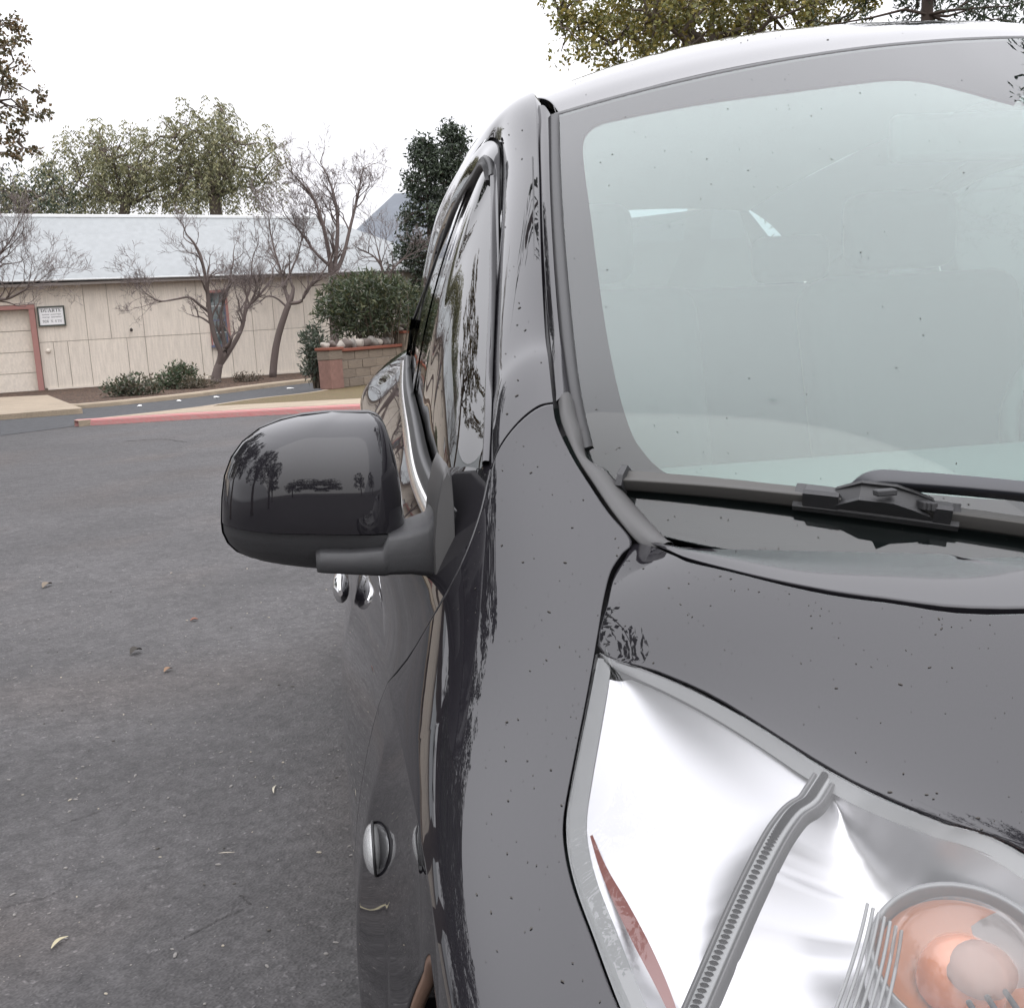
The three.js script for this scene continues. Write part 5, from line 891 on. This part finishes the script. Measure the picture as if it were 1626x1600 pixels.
  sub('turn_lamp_cover', place(new THREE.LatheGeometry([[0.0001, 0.030], [R0 * 0.35, 0.028], [R0 * 0.65, 0.021], [R0 * 0.9, 0.008], [R0, -0.004]].map((q) => new THREE.Vector2(...q)), 48)), phys(lin(0.85, 0.8, 0.77), 0.05, { transmission: 0.97, thickness: 0 }));
  sub('turn_lamp_bowl', place(new THREE.LatheGeometry([[0.0001, -0.020], [R0 * 0.5, -0.018], [R0 * 0.8, -0.012], [R0 * 0.97, -0.001]].map((q) => new THREE.Vector2(...q)), 40)), phys(lin(0.34, 0.125, 0.035), 0.35));
  sub('bulb', place(new THREE.LatheGeometry([[0.0001, 0.012], [0.010, 0.011], [0.019, 0.005], [0.024, -0.004], [0.025, -0.014]].map((q) => new THREE.Vector2(...q)), 24)), phys(lin(0.45, 0.13, 0.02), 0.1, { clearcoat: 1 }));
  sub('bulb_shade', place(new THREE.SphereGeometry(0.020, 20, 10, 0, 6.2832, 0, 1.3).scale(1, 0.62, 1).translate(-0.005, 0.004, -0.009)), phys(lin(0.30, 0.17, 0.12), 0.25, { transmission: 0.45, thickness: 0 }));
  for (let k = 0; k < 3; k++) sub('vent_slot', place(rbox(0.0032, 0.003, 0.013, 0.0014, -0.006 + 0.0105 * k, 0.016, -R0 * 0.74)), dark);
  for (let k = 0; k < 7; k++) { const pts = []; for (let q = 0; q <= 20; q++) { const f = q / 20, px = 1374 + k * 9.5 - 52 * f - 34 * f * f + (k * 3) * f, py = 1404 + k * 7 + 230 * f; pts.push(onSurf(S, px, py, -0.018).p); } const m = new MB(); m.tube(pts, 0.0011, 6); sub('reflector_fin', m.geo(), frosted); }
  // back of the lamp, so that nothing is seen through
  sub('housing', panelGeo((u, v) => S(u, v).addScaledVector(normalOf(S, u, v), -0.012 - 0.06 * Math.sin(Math.PI * u) ** 0.5 * clamp(v * 3, 0, 1)), 20, 30, { edges: '' }), dark);
}

// --- wheels, bumpers, tail, floor
function wheelGeo() {
  const prof = [[0.20, -0.09], [0.25, -0.105], [0.315, -0.10], [0.335, -0.075], [0.338, 0], [0.335, 0.075], [0.315, 0.10], [0.25, 0.105], [0.20, 0.09]].map((q) => new THREE.Vector2(...q));
  return new THREE.LatheGeometry(prof, 48).rotateZ(Math.PI / 2);
}
for (const [x, z] of [[-0.66, ARCH.zf], [-0.72, ARCH.zr], [2 * XC + 0.66, ARCH.zf], [2 * XC + 0.72, ARCH.zr]]) {
  const s = x < 0 ? -1 : 1, w = part(car, 'wheel', wheelGeo().translate(x, 0.338, z), tyreMat);
  const rim = new THREE.LatheGeometry([[0.205, -0.09], [0.205, 0.088], [0.195, 0.09], [0.185, 0.05], [0.05, 0.035], [0.0001, 0.04]].map((q) => new THREE.Vector2(...q)), 40).rotateZ(s < 0 ? Math.PI / 2 : -Math.PI / 2).translate(x, 0.338, z); part(w, 'rim', rim, alloy);
  for (let k = 0; k < 6; k++) { const sp = rbox(0.03, 0.15, 0.05, 0.01, 0, 0.115, 0); sp.rotateX(k * Math.PI / 3); sp.translate(x + s * 0.065, 0.338, z); part(w, 'spoke', sp, alloy); }
}
for (const zc of [ARCH.zf, ARCH.zr]) { // wheel-house liners
  const m = new MB(), ring = (x) => Array.from({ length: 25 }, (_, k) => { const a = Math.PI * (k / 24) * 1.15 - 0.23; return V(x, clamp(ARCH.y + Math.sin(a) * (zc === ARCH.zf ? 0.40 : 0.45), 0.2, 0.775), zc + Math.cos(a) * (zc === ARCH.zf && Math.cos(a) > 0 ? 0.39 : 0.452)); });
  const g = loftGeo([ring(-0.77), ring(-0.45)], false, false); both(car, 'wheel_liner', g, dark);
  const a0 = zc === ARCH.zf ? 1.76 : -0.03, lipPts = Array.from({ length: 30 }, (_, k) => { const a = lerp(a0, 3.2, k / 29), z = zc + Math.cos(a) * ARCH.r, y = Math.min(ARCH.y + Math.sin(a) * ARCH.r, Kc(z).y - 0.045); return V(sideX(z, y) + 0.006, y - 0.003, z); }), lm = new MB(); lm.tube(lipPts, 0.006, 6); both(car, 'arch_lip', lm.geo(), std(lin(0.16, 0.095, 0.065), 0.85));
}
{
  // front bumper and grille
  const lampS = lampSurface, b0 = [crest[nI], crest[nI].clone().lerp(inner[nI], 0.5), inner[nI], lampS(0.33, 1), lampS(0.66, 1), lampS(1, 1), V(-0.12, 0.735, -0.20), V(XC, 0.735, -0.19)].map((p) => off(p, 0, -0.004, 0.003));
  const bR = (pts) => [...pts.map((q) => V(...q))];
  const b1 = bR([[-0.785, 0.75, -0.28], [-0.75, 0.72, -0.21], [-0.67, 0.69, -0.13], [-0.56, 0.67, -0.06], [-0.43, 0.66, -0.02], [-0.28, 0.655, 0.01], [-0.1, 0.65, 0.03], [XC, 0.65, 0.035]]), b2 = bR([[-0.80, 0.55, -0.135], [-0.77, 0.52, -0.10], [-0.69, 0.50, -0.04], [-0.57, 0.49, 0.02], [-0.43, 0.49, 0.05], [-0.28, 0.49, 0.07], [-0.1, 0.49, 0.085], [XC, 0.49, 0.09]]), b3 = bR([[-0.79, 0.30, -0.11], [-0.75, 0.27, -0.07], [-0.67, 0.26, -0.02], [-0.55, 0.25, 0.02], [-0.42, 0.25, 0.045], [-0.28, 0.25, 0.06], [-0.1, 0.25, 0.07], [XC, 0.25, 0.07]]);
  const bs = surfaceOf([b0, b0.map((p, k) => p.clone().lerp(b1[k], 0.5).add(V(-0.004, 0.02, 0.03))), b1, b2, b3]), g = panelGeo(bs, 40, 30, { edges: 'tb' }); part(car, 'front_bumper', mergeVertices(mergeGeometries([g, mirrorGeo(g)]), 1e-5), paint);
  const gs = surfaceOf([[V(-0.28, 0.862, -0.40), V(-0.1, 0.90, -0.34), V(XC, 0.915, -0.32)], [V(-0.32, 0.80, -0.33), V(-0.12, 0.82, -0.27), V(XC, 0.83, -0.25)], [V(-0.36, 0.73, -0.25), V(-0.15, 0.735, -0.21), V(XC, 0.735, -0.20)]]), gg = panelGeo(gs, 14, 10, { edges: '' });
  const gr = part(car, 'grille', mergeVertices(mergeGeometries([gg, mirrorGeo(gg)]), 1e-5), dark);
  for (let k = 1; k < 5; k++) { const pts = Array.from({ length: 20 }, (_, i) => { const u = i / 19 * 2; return u <= 1 ? gs(u, k / 5) : mx(gs(2 - u, k / 5)); }).map((p) => off(p, 0, 0.004, 0.008)); const m = new MB(); m.tube(pts, 0.007, 6); part(gr, 'grille_bar', m.geo(), chrome); }
  // tail: gate, rear window, bumper
  const tail = (y) => Array.from({ length: 7 }, (_, j) => { const t = j / 6; return V(lerp(y > 1.1 ? lerp(-0.60, -0.43, clamp((y - 1.1) / 0.45, 0, 1)) : -0.74, XC, t), y, -4.32 - (y < 1.15 ? 0.26 * clamp((1.15 - y) / 0.3, 0, 1) : 0) + (y > 1.15 ? (y - 1.15) * 0.15 : 0) - 0.08 * (1 - (1 - t) ** 2)); });
  const ts = surfaceOf([tail(0.55), tail(0.8), tail(0.95), tail(1.12)]), tg = panelGeo(ts, 20, 16, { edges: '' }); const gate = part(car, 'tailgate', mergeVertices(mergeGeometries([tg, mirrorGeo(tg)]), 1e-5), paint);
  const ws2 = surfaceOf([tail(1.12), tail(1.3), tail(1.45), tail(1.57)]), wg = panelGeo(ws2, 14, 12, { edges: '' }); part(gate, 'rear_window', mergeVertices(mergeGeometries([wg, mirrorGeo(wg)]), 1e-5), sideGlass);
  const bg = panelGeo(surfaceOf([tail(0.55).map((p) => off(p, -0.04, 0, -0.03)), tail(0.4).map((p) => off(p, -0.05, 0, -0.06)), tail(0.28).map((p) => off(p, -0.03, 0, 0))]), 20, 8, { edges: '' }); part(car, 'rear_bumper', mergeVertices(mergeGeometries([bg, mirrorGeo(bg)]), 1e-5), paint);
  const cp = surfaceOf([[V(-0.60, 1.15, -3.9), V(-0.57, 1.24, -3.9), V(-0.44, 1.55, -4.2)], [V(-0.60, 1.13, -4.33), V(-0.53, 1.3, -4.33), V(-0.43, 1.55, -4.28)]]); both(car, 'rear_pillar', panelGeo(cp, 8, 6, { edges: '' }), paint);
  both(car, 'rear_pillar', panelGeo(surfaceOf([[B(-3.42), B(-3.65), B(-3.9)], [V(-0.625, 1.25, -3.40), V(-0.60, 1.23, -3.6), V(-0.565, 1.26, -3.9)]]), 8, 6, { edges: '' }), paint);
  const rear = surfaceOf([[V(-0.60, 1.15, -3.9), V(-0.78, 0.93, -4.1), V(-0.80, 0.6, -4.4)], [V(-0.60, 1.12, -4.34), V(-0.74, 0.92, -4.54), V(-0.78, 0.55, -4.6)]]); both(car, 'rear_corner', panelGeo(rear, 8, 6, { edges: '' }), paint);
  // cabin: floor, dash, seats
  part(car, 'floor_pan', mergeGeometries([boxGeo(1.5, 0.04, 4.0, XC, 0.30, -2.5), boxGeo(1.3, 0.5, 0.04, XC, 0.55, -1.1), boxGeo(1.0, 0.45, 0.5, XC, 0.55, -0.75)]), carpet);
  const dash = surfaceOf([wsRows[1].map((p) => off(p, 0.02, -0.015, -0.01)), wsRows[1].map((p, j) => V(p.x + 0.01, 1.03, lerp(p.z, -1.28, 0.6))), wsRows[1].map((p) => V(p.x, 1.02, -1.50)), wsRows[1].map((p) => V(p.x, 0.93, -1.58)), wsRows[1].map((p) => V(p.x, 0.6, -1.55))]), dg = panelGeo(dash, 20, 24, { edges: '' });
  part(car, 'dashboard', mergeVertices(mergeGeometries([dg, mirrorGeo(dg)]), 1e-5), std(lin(0.05, 0.052, 0.055), 0.8));
  const cloth = std(lin(0.025, 0.025, 0.027), 0.95);
  const seat = (x, z, w) => { const s = part(car, 'seat', mergeGeometries([rbox(w, 0.16, 0.5, 0.05, x, 0.62, z), rbox(w, 0.64, 0.15, 0.06, 0, 0.32, 0).rotateX(-0.25).translate(x, 0.66, z - 0.24)]), cloth); if (w < 0.8) part(s, 'headrest', rbox(0.25, 0.17, 0.10, 0.04, x, 1.38, z - 0.42), cloth); else for (const q of [-0.4, 0.4]) part(s, 'headrest', rbox(0.24, 0.14, 0.09, 0.04, x + q, 1.36, z - 0.42), cloth); };
  seat(-0.31, -1.98, 0.5); seat(0.43, -1.98, 0.5); seat(XC, -2.9, 1.2);
  part(car, 'steering_wheel', new THREE.TorusGeometry(0.18, 0.015, 10, 36).rotateX(-0.45).translate(0.43, 0.98, -1.66), dark);
  const rm = V(XC, 1.47, -1.62); part(car, 'rear_view_mirror', rbox(0.24, 0.07, 0.03, 0.012, rm.x, rm.y, rm.z), dark);
}
// specks of blown grit and seeds on the paint and glass
{
  R = rngOf(91); const spots = [];
  const drop = (S, n, s0, s1, o, f) => { for (let k = 0; k < n; k++) { const u = rr(0.03, 0.97), v = rr(0.03, 0.97); if (f && !f(u, v)) continue; spots.push([S(u, v), normalOf(S, u, v), s0 + (s1 - s0) * R() ** 3, o]); } };
  drop(hoodS, 320, 0.00025, 0.0010, 0.0003); drop(fenderS, 200, 0.0003, 0.0011, 0.0006, (u) => u < 0.75); drop(wsS, 480, 0.0003, 0.0009, 0.0015); drop(pillarS, 60, 0.0006, 0.0016, 0.0006, (u, v) => v < 0.5); drop(roofS, 60, 0.0006, 0.0016, 0.0006, (u, v) => v < 0.4);
  const g = new THREE.IcosahedronGeometry(1, 0), im = new THREE.InstancedMesh(g, std(lin(0.045, 0.04, 0.035), 0.9), spots.length), b = car.position, M = new THREE.Matrix4();
  spots.forEach(([p, n, s, o], k) => { const t = V().crossVectors(n, rdir()).normalize(), q = V().crossVectors(n, t); M.makeBasis(t.multiplyScalar(s * rr(1, 2.2)), n.clone().multiplyScalar(s * 0.5), q.multiplyScalar(s * 0.8)); M.setPosition(p.addScaledVector(n, o).sub(b)); im.setMatrixAt(k, M); });
  im.name = 'grit'; im.userData.kind = 'stuff'; shadows(im); car.add(im);
}
}
renderer.render(scene, camera);
